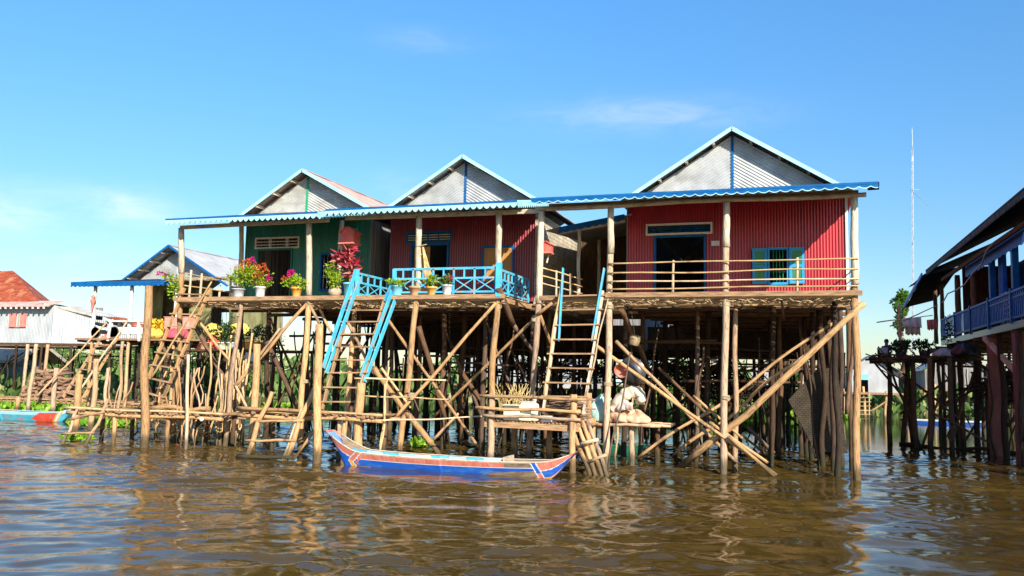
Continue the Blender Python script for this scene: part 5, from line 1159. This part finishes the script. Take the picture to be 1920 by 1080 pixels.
for i, (px, mt, lb) in enumerate(((385, 'terracotta', 'small terracotta pot with dark foliage on the rear shelf'), (418, 'cream_plastic', 'cream bucket with a bushy plant on the rear shelf'), (436, 'white_plastic', 'small white pot on the rear shelf'), (476, 'terracotta', 'terracotta pot seen between the green house stilts'), (497, 'pink_box', 'pink tub on the rear shelf between the stilts'))):
    q = P(px, 615, 10.2); pot(lb, (q.x, 10.2, zf-.56), .22, .34, mt, 'bucket', (), 130, (.45, .3, .55), 'leaf_dark', L=.13)
# motorbike on that porch
q = X3(-34.2, 11.9, zf); t = thing('motorbike', 'small black and white motorbike parked at the left end of the blue porch', 'motorbike', q)
for x in (-.62, .58):
    wv = MB().lathe(q+X3(x, 0, .30), [(.27, -.035), (.30, -.03), (.31, 0), (.30, .03), (.27, .035), (.25, .02), (.25, -.02), (.27, -.035)], 24, 0, (0, 1, 0)).build('wheel', 'rubber', t)
    MB().lathe(q+X3(x, 0, .30), [(.24, -.012), (.25, 0), (.24, .012), (.05, .02), (.05, -.02), (.24, -.012)], 20, 0, (0, 1, 0)).build('rim', 'aluminium', wv)
MB().path([q+X3(.58, 0, .3), q+X3(.42, 0, .75), q+X3(.36, 0, .98)], .03, 7).build('fork', 'aluminium', t)
MB().path([q+X3(.34, -.3, 1.02), q+X3(.38, -.1, 1.0), q+X3(.38, .1, 1.0), q+X3(.34, .3, 1.02)], .018, 6).build('handlebar', 'dark_metal', t)
mb = MB(); mb.path([q+X3(.40, 0, .85), q+X3(.25, 0, .48), q+X3(0, 0, .38), q+X3(-.3, 0, .48), q+X3(-.7, 0, .66)], .10, 9, 0, .07); mb.build('body', 'white_paint', t)
MB().path([q+X3(.02, 0, .66), q+X3(-.3, 0, .70), q+X3(-.66, 0, .76)], .09, 9).build('saddle', 'rubber', t); MB().box(q+X3(-.05, 0, .32), (.32, .22, .22)).build('engine', 'dark_metal', t)
MB().lathe(q+X3(.45, 0, .88), [(.09, -.04), (.10, 0), (.02, .06)], 14, 0, (1, 0, .1)).build('headlight', 'white_plastic', t)
# second group: red ornament on porch post
q = P(174, 568, 11.8); one(MB().lathe(q, [(.01, -.5), (.05, -.3), (.09, -.05), (.14, .12), (.06, .25), (.12, .33), (.02, .42)], 9), 'cloth_ornament', 'faded_red', 'faded red cloth ornament tied to the outer porch post', 'ornament')

# ------------------------------------------------------------------ white shed with rusty roof at far left
r = thing('stilt_house', 'white corrugated shed on stilts with rusty red roof and pink shutters', 'house', (-46, 18, 0), 'neighbouring stilt houses')
zf = 3.75; mb = MB(); hole = (-47.35, -46.98, 4.78, 5.58)
front_wall(mb, -52, -44.4, zf, 6.05, 18, [hole], .12, .014); mb.build('front_wall', 'white_zinc', r)
mb = MB(); mb.corr((-44.4, 18, zf-.05), (2.2, 1.0, 0), (0, 0, 1.85), .16, .02); mb.corr((-42.2, 19., zf-.05), (0, 3, 0), (0, 0, 1.6), .16, .02); i = [mb.pt(q) for q in ((-44.4, 18, zf+1.8), (-42.2, 19, zf+1.8), (-44.4, 18, zf+2.4))]; mb.face(i); mb.build('annex_wall', 'white_zinc', r)
MB().box((-48, 22, 5), (7.2, .1, 2.6)).build('back_wall', 'old_board_wall', r); MB().box((-47.2, 20.2, zf-.08), (10.2, 4.6, .14)).build('floor_boards', 'dark_board', r)
mb = MB(); mb.corr((-56, 17.4, 6.0), (11.7, 0, 0), (-.0, 1.6, .5), .2, .02); mb.build('lower_roof', 'pink_roof', r)
mb = MB(); i = [mb.pt(q) for q in ((-58, 18.6, 6.25), (-46.1, 18.6, 6.25), (-52.1, 21.5, 8.9), (-58, 21.5, 8.9))]; mb.face(i); i = [mb.pt(q) for q in ((-46.1, 18.6, 6.25), (-48.6, 22.5, 6.25), (-52.1, 21.5, 8.9))]; mb.face(i)
mb.build('roof', 'rust_roof', r)
mb = MB(); mb.corr((-45.3, 17.9, 6.28), (.0, 3.6, 0), (3.2, 1.0, -.72), .2, .02); mb.build('annex_roof', 'old_zinc', r)
MB().beam((-45.0, 17.84, 6.2), (-42.0, 18.85, 5.52), .05, .10).build('annex_bargeboard', 'grey_wood', r)
mb = MB()
for k in range(26): mb.box((-55.8+k*.45, 17.42, 5.93), (.08, .10, .12))
mb.build('rafter_ends', 'white_paint', r)
wn = MB(); frame_box(wn, *hole, 17.95, .06, .06); wn = wn.build('window', 'salmon_paint', r)
for x0, x1 in ((-47.86, -47.38), (-46.95, -46.47)): MB().box(((x0+x1)/2, 17.9, 5.18), (x1-x0, .04, .86)).build('shutter', 'salmon_paint', wn)
mb = MB()
for k in range(3): mb.pole((-47.25+k*.09, 18, 4.78), (-47.25+k*.09, 18, 5.58), .012, .012, 5)
mb.build('window_bar', 'dark_metal', wn)
understructure(r, -51.5, -42.5, [17.9, 20, 22.], 5, zf, 5, 14, 6)
for px, py, Y in ((90, 645, 17.7), (68, 650, 16.5), (52, 650, 17.6)): q = P(px, py, Y); pole_part(r, 'stilt', 'pole_wood', (q.x-.1, Y, -.6), (q.x, Y, zf-.1), .11, .10)
r = thing('outhouse', 'small white hut with a rusty roof behind the white shed', 'hut', (-41, 20, 0), 'neighbouring stilt houses')
MB().corr((-42.0, 20.2, 3.7), (2.6, 0, 0), (0, 0, 1.3), .16, .02).build('wall', 'white_zinc', r); MB().box((-41.5, 20.12, 4.3), (.4, .05, 1.1)).build('door', 'green_metal', r); MB().box((-42.0, 20.1, 4.2), (.5, .05, 1.0)).build('panel', 'faded_red', r)
MB().box((-40.8, 20.8, 3.65), (2.8, 1.6, .1)).build('floor_boards', 'dark_board', r); mb = MB(); mb.corr((-42.4, 19.8, 5.6), (0, 2, 0), (2.9, 0, -.75), .16, .02); mb.build('roof', 'rust_roof', r)
for x in (-42., -41, -39.9): pole_part(r, 'stilt', 'stilt_wood', (x, 20.4, -.6), (x, 20.4, 3.6), .09)
# jetty and wood stack below the shed
j = jetty('low brown jetty under the white shed carrying stacked firewood', -47, -30.5, 12.6, 15.5, .45, [(-46, 12.8), (-43.5, 12.8), (-41, 12.8), (-38, 12.8), (-35, 12.8), (-32, 12.8)], 'board_wood')
c = P(92, 735, 13.2)
lw = MB().pole((-.0, 0, 0), (1.0, .05, .02), .085, .07, 7, .08, 4); k = 0
for row in range(9):
    for col in range(11-row):
        mb = MB(); x = c.x-1.7+col*.32+row*.16+U(-.05, .05); z = .55+row*.19+U(-.03, .03); y = 13.0+U(-.2, .2); a = U(-.5, .5)
        mb.pole((x, y-.25, z), (x+sin(a)*.9, y+.9, z+U(-.1, .1)), U(.07, .12), None, 7, .08, 3); one(mb, 'firewood_log', 'log_wood', 'rough brown log in the firewood stack under the white shed', 'log', 'logs in the firewood stack'); k += 1
r = thing('thatched_hut', 'low thatched hut on the shore at the left picture edge', 'hut', (-62, 30, 0)); MB().box((-62, 30, 1.6), (5, 3, 2.2)).build('wall', 'old_board_wall', r)
mb = MB()
for sd in (-1, 1): mb.beam((-65.5, 30+sd*1.2, 3.3), (-58, 30+sd*1.2, 3.3), 3., .25, (0, sd*.6, 1))
mb.build('roof', 'brown_tarp_roof', r)

# ------------------------------------------------------------------ shaded blue house at right
r = thing('stilt_house', 'shaded blue balcony house on pink brown pillars at right', 'house', (8, 11, 0), 'neighbouring stilt houses')
fx = 6.42; zf = 4.33; ya, yb = 1.5, 19.0
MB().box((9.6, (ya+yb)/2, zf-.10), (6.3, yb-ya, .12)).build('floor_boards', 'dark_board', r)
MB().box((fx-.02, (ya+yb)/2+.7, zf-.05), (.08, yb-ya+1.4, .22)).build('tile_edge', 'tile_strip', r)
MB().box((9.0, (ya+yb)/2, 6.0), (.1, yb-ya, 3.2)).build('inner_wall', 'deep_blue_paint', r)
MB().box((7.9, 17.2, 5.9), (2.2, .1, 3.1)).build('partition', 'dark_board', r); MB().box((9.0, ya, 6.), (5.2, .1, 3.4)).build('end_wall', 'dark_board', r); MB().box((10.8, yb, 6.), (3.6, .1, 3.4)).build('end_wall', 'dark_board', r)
mb = MB(); mb.corr((fx-.75, ya-.4, 7.55), (0, yb-ya+.6, 0), (3.6, 0, 1.9), .12, .014, 0, sub=4); mb.corr((12.6, yb, 7.3), (0, ya-yb, 0), (-3.4, 0, 2.1), .12, .014, 0, sub=4); rf = mb.build('roof', 'dark_roof', r)
mb = MB()
n = 0
scallop(rf, (fx-.78, yb+.1, 7.56), (fx-.78, ya-.4, 7.56), .06, .20, .22, 'dark_roof', 'dark_trim', .5)
MB().beam((fx-.3, ya, 6.98), (fx-.3, yb-1, 6.98), .08, .14).build('eave_beam', 'dark_board', r)
# inner valance with cut slats
v = MB().beam((fx-.06, 13.9, 7.0), (fx-.06, ya, 7.0), .03, .12).build('valance', 'deep_blue_paint', r)
y = 13.8
mb = MB()
while y > ya: mb.box((fx-.06, y, 6.80), (.022, .115, .36+.05*sin(y*9))); y -= .15
mb.build('valance_slats', 'deep_blue_paint', v)
mb = MB(); mb.corr((fx-.7, yb-.3, 7.5), (0, 7.5, 0), (3.5, 0, 1.6), .12, .014, 0, sub=4); mb.corr((fx-.9, yb+.2, 7.3), (0, 7.0, -.9), (1.5, 0, .4), .12, .014, 0, sub=4); rr_ = mb.build('rear_roof', 'dark_roof', r)
MB().beam((fx-.95, yb+.1, 7.35), (fx-.95, yb+7.4, 6.45), .05, .18).build('rear_fascia', 'deep_blue_paint', rr_)
MB().box((9.4, yb+3, zf-.3), (6, 6.2, .12)).build('rear_floor', 'dark_board', r)
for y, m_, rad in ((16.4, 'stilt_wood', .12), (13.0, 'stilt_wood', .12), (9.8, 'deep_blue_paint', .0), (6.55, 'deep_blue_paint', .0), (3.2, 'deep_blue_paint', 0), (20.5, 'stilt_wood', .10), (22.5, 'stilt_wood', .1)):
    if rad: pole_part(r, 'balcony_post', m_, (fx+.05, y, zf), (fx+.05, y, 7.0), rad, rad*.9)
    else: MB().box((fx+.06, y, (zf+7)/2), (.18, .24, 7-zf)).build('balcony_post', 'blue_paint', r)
MB().box((fx+.30, 9.4, 5.7), (.12, .7, 2.6)).build('side_panel', 'deep_blue_paint', r)
for a, b in ((20.2, 16.6), (16.5, 13.2), (13.0, 9.9), (9.7, 6.6), (6.5, 3.3)):
    rl = MB().beam((fx-.05, a, 5.33), (fx-.05, b, 5.33), .09, .07).build('railing', 'deep_blue_paint', r); mb = MB()
    MB().beam((fx-.05, a, 4.52), (fx-.05, b, 4.52), .05, .07).build('rail', 'blue_paint', rl)
    if b < 9.6: MB().beam((fx-.05, a, 5.14), (fx-.05, b, 5.14), .05, .06).build('rail', 'blue_paint', rl)
    y = a-.12
    while y > b: mb.box((fx-.05, y, 4.88), (.02, .085, .82)); y -= .24
    mb.build('balusters', 'deep_blue_paint', rl)
    MB().box((fx-.05, b, 4.9), (.12, .12, 1.1)).build('newel_post', 'blue_paint', rl)
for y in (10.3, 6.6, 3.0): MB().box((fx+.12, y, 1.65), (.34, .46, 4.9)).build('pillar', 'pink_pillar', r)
MB().beam((fx-.1, 10.6, 4.1), (fx+1.2, 4.2, .7), .12, .16).build('brace', 'grey_wood', r)
understructure(r, fx+.2, 12, [3.5, 6.5, 9.5, 12.5, 15.5, 18.5, 21.5, 24.], 4, zf, 77, 34, 18, nprop=40)
# cable along the balcony
one(MB().path([(fx-.35, 17.5, 5.95), (fx-.36, 16.2, 6.2), (fx-.36, 14, 6.15), (fx-.35, 12.4, 6.2), (fx-.36, 10.6, 6.45), (fx-.36, 9.2, 6.55), (fx-.36, 8.4, 6.9), (fx-.36, 7.2, 7.0)], .028, 6), 'hose', 'hose', 'pale hose strung along the blue balcony posts', 'hose')
for k in range(3):
    q = X3(fx+.3, 8.3-k*.62, zf); t = thing('plastic_chair', ('white plastic chair farthest along the blue balcony', 'white plastic chair in the middle behind the blue railing', 'white plastic chair nearest behind the blue railing')[k], 'chair', q, 'white chairs on the balcony')
    MB().box(q+X3(0, 0, .45), (.45, .45, .04)).build('seat', 'white_plastic', t); mb = MB()
    for z in (.62, .78, .94, 1.08): mb.box(q+X3(-.2, 0, z), (.03, .44, .07))
    mb.beam(q+X3(-.2, -.22, .45), q+X3(-.22, -.22, 1.14), .04, .04, (0, 1, 0)); mb.beam(q+X3(-.2, .22, .45), q+X3(-.22, .22, 1.14), .04, .04, (0, 1, 0)); mb.build('backrest', 'white_plastic', t)
    for x in (-.2, .2):
        for y in (-.2, .2): MB().beam(q+X3(x, y, 0), q+X3(x*.95, y*.95, .44), .04, .04, (0, 1, 0)).build('leg', 'white_plastic', t)
# rear side deck with its clutter
r = thing('side_deck', 'dark cluttered side deck on thin stilts left of the blue balcony', 'deck', (4.6, 13.6, 0))
mb = MB()
for k in range(46): y = 12.2+k*.075; mb.pole((3.0+U(-.3, .2), y, 3.36+U(-.03, .03)), (6.6, y, 3.5), .035, .03, 6, .03)
mb.build('slats', 'stilt_wood', r)
for y in (12.3, 14.0, 15.4): MB().pole((2.9, y, 3.26), (6.6, y, 3.4), .07, .06, 7, .03).build('bearer', 'stilt_wood', r)
for x, y, t_ in ((3.55, 14.7, .05), (3.9, 14.0, .35), (4.25, 12.4, -.05), (4.7, 12.1, .05), (5.35, 11.6, 0), (5.0, 14.5, .2), (6.0, 13.4, 0), (4.5, 15.2, -.2)): pole_part(r, 'stilt', 'stilt_wood', (x, y, -.7), (x+t_, y, 3.4), .10, .085, n=8)
for a, b in (((3.6, 14.6, 3.1), (4.5, 12.5, -.2)), ((3.0, 14.8, 3.3), (4.0, 14.2, 1.9)), ((4.0, 13.8, 2.8), (5.6, 11.8, 1.2)), ((5.3, 11.6, .2), (6.3, 12.6, 2.9)), ((4.4, 12.2, .0), (5.1, 12.0, 2.2)), ((3.9, 14, 1.2), (5.5, 13, 2.6)), ((4.7, 12.1, 1.4), (6.4, 10.5, .4))): pole_part(r, 'brace', 'stilt_wood', a, b, .05, .04, n=7)
mb = MB()
for k in range(150): x = U(2.9, 6.2); d = X3(U(-1, 1), U(-.5, .3), U(-.7, .35)).normalized()*U(.15, .45); q = X3(x, 12.25+U(-.2, .5), 3.36+U(-.14, .14)); mb.pole(q-d, q+d, .025, .012, 5, .04, 3)
mb.build('ragged_edge', 'brush', r)
MB().pole((3.8, 13.6, .05), (7.4, 11.4, .05), .07, .06, 8, .06).build('drift_log', 'stilt_wood', r)
def bush(label, c, s, mat, n, L):
    c = V(c); t = thing('leafy_plant', label, 'plant', c); MB().lathe(c, [(.16, 0), (.22, .25), (.2, .25), (.001, .22)], 12).build('pot', 'dark_metal', t); mb = MB()
    for k in range(5): mb.blob(c+X3(U(-.5, .5)*s[0], U(-.5, .5)*s[1], .25+s[2]*U(.3, .9)), (s[0]*.5, s[1]*.5, s[2]*.4), n//5, L, L*.5)
    mb.build('foliage', mat, t)
bush('dark leafy plant on the cluttered side deck beside the sitting person', (3.9, 13.3, 3.42), (.5, .5, .4), 'leaf_dark', 300, .16)
bush('low dark plant in the middle of the side deck', (4.7, 13.0, 3.45), (.5, .4, .35), 'leaf_dark', 260, .14)
bush('dark vine plant hanging at the corner post of the blue house', (5.5, 12.6, 3.45), (.22, .22, 1.2), 'leaf_dark', 160, .11)
sack('dark bluish plastic bundle against the end of the blue railing', (5.9, 11.7, 3.45), (.4, .5), .5, 'dark_metal', (0, 0), False, fold=.25)
sack('grey crumpled bundle on the side deck', (5.3, 12.3, 3.45), (.35, .3), .3, 'grey_pot', (0, 0), False, fold=.25)
t = thing('laundry_line', 'white cloths hung on a pole rack above the side deck', 'laundry', (4.0, 14.2, 3.4))
MB().pole((3.95, 14.2, 3.4), (3.98, 14.2, 5.6), .05, .045, 7).build('post', 'grey_wood', t); MB().pole((3.1, 14.0, 4.85), (5.2, 14.3, 5.15), .03, .02, 6).build('pole', 'grey_wood', t); MB().pole((3.6, 14.2, 4.7), (5.3, 13.6, 5.5), .025, .02, 6).build('pole', 'grey_wood', t)
for x0, x1, z0, z1, m_ in ((4.05, 4.75, 4.65, 5.0, 'white_cloth'), (4.15, 4.7, 4.35, 4.75, 'cream_cloth'), (4.95, 5.3, 4.55, 4.85, 'salmon_paint')):
    mb = MB(); n = 12; rows = []
    for k in range(n+1): x = x0+(x1-x0)*k/n; yy = 14.1+.05*sin(k*1.3); rows.append((mb.pt((x, yy, z1+.1*(x-4))), mb.pt((x, yy-.12, z0+.04*sin(k*2.))), mb.pt((x, yy-.14, z0+.04*sin(k*2.))), mb.pt((x, yy-.02, z1+.1*(x-4)+.01))))
    for a, b in zip(rows, rows[1:]):
        mb.face((a[0], b[0], b[1], a[1]), None, 0, True); mb.face((a[3], a[2], b[2], b[3]), None, 0, True); mb.face((a[1], b[1], b[2], a[2]))
    mb.build('cloth', m_, t)
# person sitting at the deck edge
q = V((3.38, 13.4, 3.44)); t = thing('person', 'person in dark blue top sitting at the left end of the side deck', 'person', q)
def skinbody(name, joints, edges, mat, parent, sub=2):
    me = bpy.data.meshes.new(name); me.from_pydata([V(j[0]) for j in joints], edges, []); o = bpy.data.objects.new(name, me); COL.objects.link(o); o.parent = parent; o['_o'] = parent['_o']
    sk = o.modifiers.new('skin', 'SKIN'); sk.use_smooth_shade = True
    for k, j in enumerate(joints): me.skin_vertices[0].data[k].radius = (j[1], j[1]*(j[2] if len(j) > 2 else 1))
    me.skin_vertices[0].data[0].use_root = True
    sb = o.modifiers.new('sub', 'SUBSURF'); sb.levels = sb.render_levels = sub; me.materials.append(MATS[mat]); return o
J = [((0, 0, .10), .15, .8), ((0, .01, .30), .14, .75), ((.01, 0, .48), .15, .7), ((.01, -.01, .58), .07), ((.01, -.03, .68), .09), ((.01, -.03, .78), .095), ((.01, -.03, .86), .06),
     ((-.17, 0, .50), .055), ((-.21, -.06, .26), .045), ((-.10, -.24, .20), .035), ((-.04, -.32, .18), .03), ((.19, 0, .50), .055), ((.23, -.06, .26), .045), ((.12, -.24, .20), .035), ((.06, -.32, .18), .03),
     ((-.10, -.10, .10), .085), ((-.13, -.46, .14), .065), ((-.12, -.50, -.28), .042), ((-.12, -.60, -.32), .035), ((.12, -.10, .10), .085), ((.14, -.46, .14), .065), ((.13, -.50, -.28), .042), ((.13, -.60, -.32), .035)]
Ed = [(0, 1), (1, 2), (2, 3), (3, 4), (4, 5), (5, 6), (2, 7), (7, 8), (8, 9), (9, 10), (2, 11), (11, 12), (12, 13), (13, 14), (0, 15), (15, 16), (16, 17), (17, 18), (0, 19), (19, 20), (20, 21), (21, 22)]
pb = skinbody('body', J, Ed, 'skin', t)
skinbody('shirt', [((0, 0, .10), .165, .85), ((0, .01, .30), .155, .8), ((.01, 0, .48), .165, .75), ((.01, 0, .55), .10), ((-.17, 0, .50), .075), ((-.20, -.04, .36), .065), ((.19, 0, .50), .075), ((.22, -.04, .36), .065)], [(0, 1), (1, 2), (2, 3), (2, 4), (4, 5), (2, 6), (6, 7)], 'navy_cloth', t)
skinbody('shorts', [((0, 0, .09), .17, .85), ((-.10, -.10, .10), .105), ((-.13, -.38, .135), .09), ((.12, -.10, .10), .105), ((.14, -.38, .135), .09)], [(0, 1), (1, 2), (0, 3), (3, 4)], 'dark_metal', t)
MB().lathe((q.x+.01, q.y-.02, q.z+.72), [(.10, 0), (.112, .07), (.10, .14), (.06, .185), (.001, .195)], 16).build('hair', 'hair', t)
for x in (-.035, .035): MB().lathe((q.x+.01+x, q.y-.118, q.z+.745), [(.001, -.012), (.013, 0), (.001, .012)], 8).build('eye', 'white_plastic', t)
MB().lathe((q.x+.01, q.y-.125, q.z+.715), [(.020, -.02), (.016, .0), (.006, .03)], 8).build('nose', 'skin', t)
t.scale = (.78, .78, .78)
carton('pale box beside the sitting person on the side deck', (3.2, 13.0, 3.42), (.36, .3, .34), 'grey_pot', 'carton', 'box')
one(MB().path([(2.9, 14.2, 3.4), (3.2, 13.9, 2.95), (3.6, 13.8, 2.7)], .02, 5).path([(2.95, 14.2, 3.38), (3.5, 14.1, 2.85), (4.2, 14.0, 2.45)], .03, 5), 'slack_tarp_rope', 'wire', 'slack pale rope drooping from the tip of the side deck', 'rope')

# antenna mast behind
b = P(1706, 560, 38); q = P(1710, 238, 38); t = thing('antenna_mast', 'tall thin lattice antenna mast rising behind the blue house', 'antenna', (b.x, 38, 0))
mb = MB()
for dx, dy in ((-.055, 0), (.055, .0), (0, .09)): mb.pole((b.x+dx, 38+dy, -.5), (q.x+dx*.6, 38+dy*.6, q.z-1.5), .018, .016, 5, 0, 20)
z = 1.
while z < q.z-1.6:
    k = z/q.z; x = b.x+(q.x-b.x)*k; mb.beam((x-.055, 38, z), (x+.055, 38, z+.3), .013, .013); mb.beam((x+.055, 38, z+.3), (x, 38.08, z+.6), .013, .013); z += .6
mb.build('lattice', 'aluminium', t); MB().pole((q.x, 38, q.z-1.6), (q.x, 38, q.z), .02, .012, 5, 0).build('whip', 'aluminium', t)
p0 = P(1711, 358, 38); mb = MB()
for k in range(4): mb.pole(p0+X3(-.1+k*.12, -.2, .05), p0+X3(-.1+k*.12, .2, .1), .012, .012, 4, 0)
mb.pole(p0+X3(-.15, 0, .05), p0+X3(.4, 0, .08), .015, .015, 5, 0); mb.build('dipole', 'aluminium', t)
MB().path([P(1712, 360, 38), P(1750, 395, 37), P(1797, 440, 35)], .012, 5).build('guy_wire', 'wire', t)

# ------------------------------------------------------------------ far huts
def hut(label, xl, xr, y, zf, zw, za, dep, wall, roof, seed, doorpx=None, doorm='dark_metal', name='stilt_hut', posts=True):
    r = thing(name, label, 'hut', ((xl+xr)/2, y, 0), 'far stilt huts'); xc = (xl+xr)/2
    mb = MB()
    if doorpx:
        d0, d1, dz = doorpx; mb.box(((xl+d0)/2, y, (zf+zw)/2), (d0-xl, .06, zw-zf)); mb.box(((xr+d1)/2, y, (zf+zw)/2), (xr-d1, .06, zw-zf)); mb.box(((d0+d1)/2, y, (dz+zw)/2), (d1-d0, .06, zw-dz))
    else: mb.box((xc, y, (zf+zw)/2), (xr-xl, .06, zw-zf))
    i = [mb.pt((xl, y-.03, zw)), mb.pt((xr, y-.03, zw)), mb.pt((xc, y-.03, za))]; mb.face(i)
    for x in (xl, xr): mb.box((x, y+dep/2, (zf+zw)/2), (.06, dep, zw-zf))
    mb.build('wall', wall, r); MB().box((xc, y+dep/2, zf), (xr-xl, dep, .1)).build('floor_boards', 'dark_board', r)
    if doorpx: MB().box(((doorpx[0]+doorpx[1])/2, y+.6, (zf+doorpx[2])/2), (doorpx[1]-doorpx[0]+.5, .05, doorpx[2]-zf)).build('doorway', doorm, r)
    mb = MB(); mb.corr((xc, y-.4, za+.1), (0, dep+.6, 0), (xl-.3-xc, 0, zw-.1-za), .2, .02, sub=3); mb.corr((xc, y+dep+.2, za+.1), (0, -dep-.6, 0), (xr+.3-xc, 0, zw-.1-za), .2, .02, sub=3); mb.build('roof', roof, r)
    MB().box((xc, y-.6, zf-.05), (xr-xl+.8, 1.4, .12)).build('deck', 'board_wood', r)
    if posts:
        rs = random.Random(seed); n = int((xr-xl)*1.6)
        for k in range(n): x = xl-.3+(xr-xl+.6)*k/(n-1)+rs.uniform(-.15, .15); pole_part(r, 'stilt', 'bamboo_wood', (x, y-1.1+rs.uniform(0, .8), -.6), (x+rs.uniform(-.15, .15), y-1.1, zf+rs.uniform(-.2, .5)), .09, .08, n=6)
        for k in range(n//3): x = rs.uniform(xl, xr-1.2); pole_part(r, 'brace', 'pole_wood', (x, y-1.2, rs.uniform(0, .6)), (x+1.3, y-1.2, rs.uniform(1., zf)), .06, .05, n=6)
    return r
a, b, c_ = P(1595, 735, 36), P(1690, 735, 36), P(1636, 668, 36); d0 = P(1612, 730, 36); d1 = P(1628, 730, 36); dt = P(1620, 706, 36); ev = P(1600, 700, 36)
hut('white gabled hut with a blue topped dark doorway on pale bamboo stilts', 3.2, 6.1, 36, a.z, ev.z+.05, c_.z, 5, 'white_zinc', 'pale_roof', 3, (d0.x, d1.x, dt.z))
one(MB().box((P(1616, 707, 35.8).x, 35.85, P(1616, 707, 36).z), (.75, .05, .35)), 'blue_tarp', 'blue_plastic', 'blue cloth over the doorway of the white gabled hut', 'cloth')
ladder('pale ladder leaning on the bamboo stilts of the white gabled hut', P(1612, 738, 34.6), P(1608, 790, 33.8), P(1630, 738, 34.6), P(1630, 790, 33.8), [.15, .3, .45, .6, .75, .9], 'bamboo_wood', 'bamboo_wood', .06)
hut('brown gabled hut seen through the dark stilts under the red house', .2, 3.0, 42, 1.9, 3.1, 4.2, 4, 'mat_wall', 'brown_tarp_roof', 4, (.6, 1.3, 2.9))
hut('grey roofed hut seen under the blue house', 8.2, 12.0, 40, 2.0, 3.2, 4.6, 5, 'old_board_wall', 'pale_roof', 6)
hut('long pale hut glimpsed under the blue house', 12.5, 18, 36, 1.8, 3.0, 4.0, 4, 'white_zinc', 'pale_roof', 7)
hut('pale tented hut glimpsed under the crimson house', -17.5, -13.4, 34, 1.5, 2.2, 4.2, 4, 'white_zinc', 'pale_roof', 8)
hut('white walled hut glimpsed left of the crossed poles', -24, -19.4, 36, 1.6, 3.3, 4.0, 4, 'white_zinc', 'pale_roof', 9)
hut('pale hut with a green wall glimpsed under the crimson house', -13.0, -9.4, 38, 1.8, 3.4, 4.3, 4, 'green_tarp', 'pale_roof', 12)
hut('brown hut glimpsed behind the brush heap', -7.6, -4.2, 40, 1.8, 3.0, 4.0, 4, 'mat_wall', 'brown_tarp_roof', 10)
hut('weathered hut far behind the braces', -3.4, -.6, 46, 1.6, 3.0, 3.9, 4, 'white_zinc', 'rust_roof', 11)

for o in bpy.data.objects:
    if '_o' in o: del o['_o']
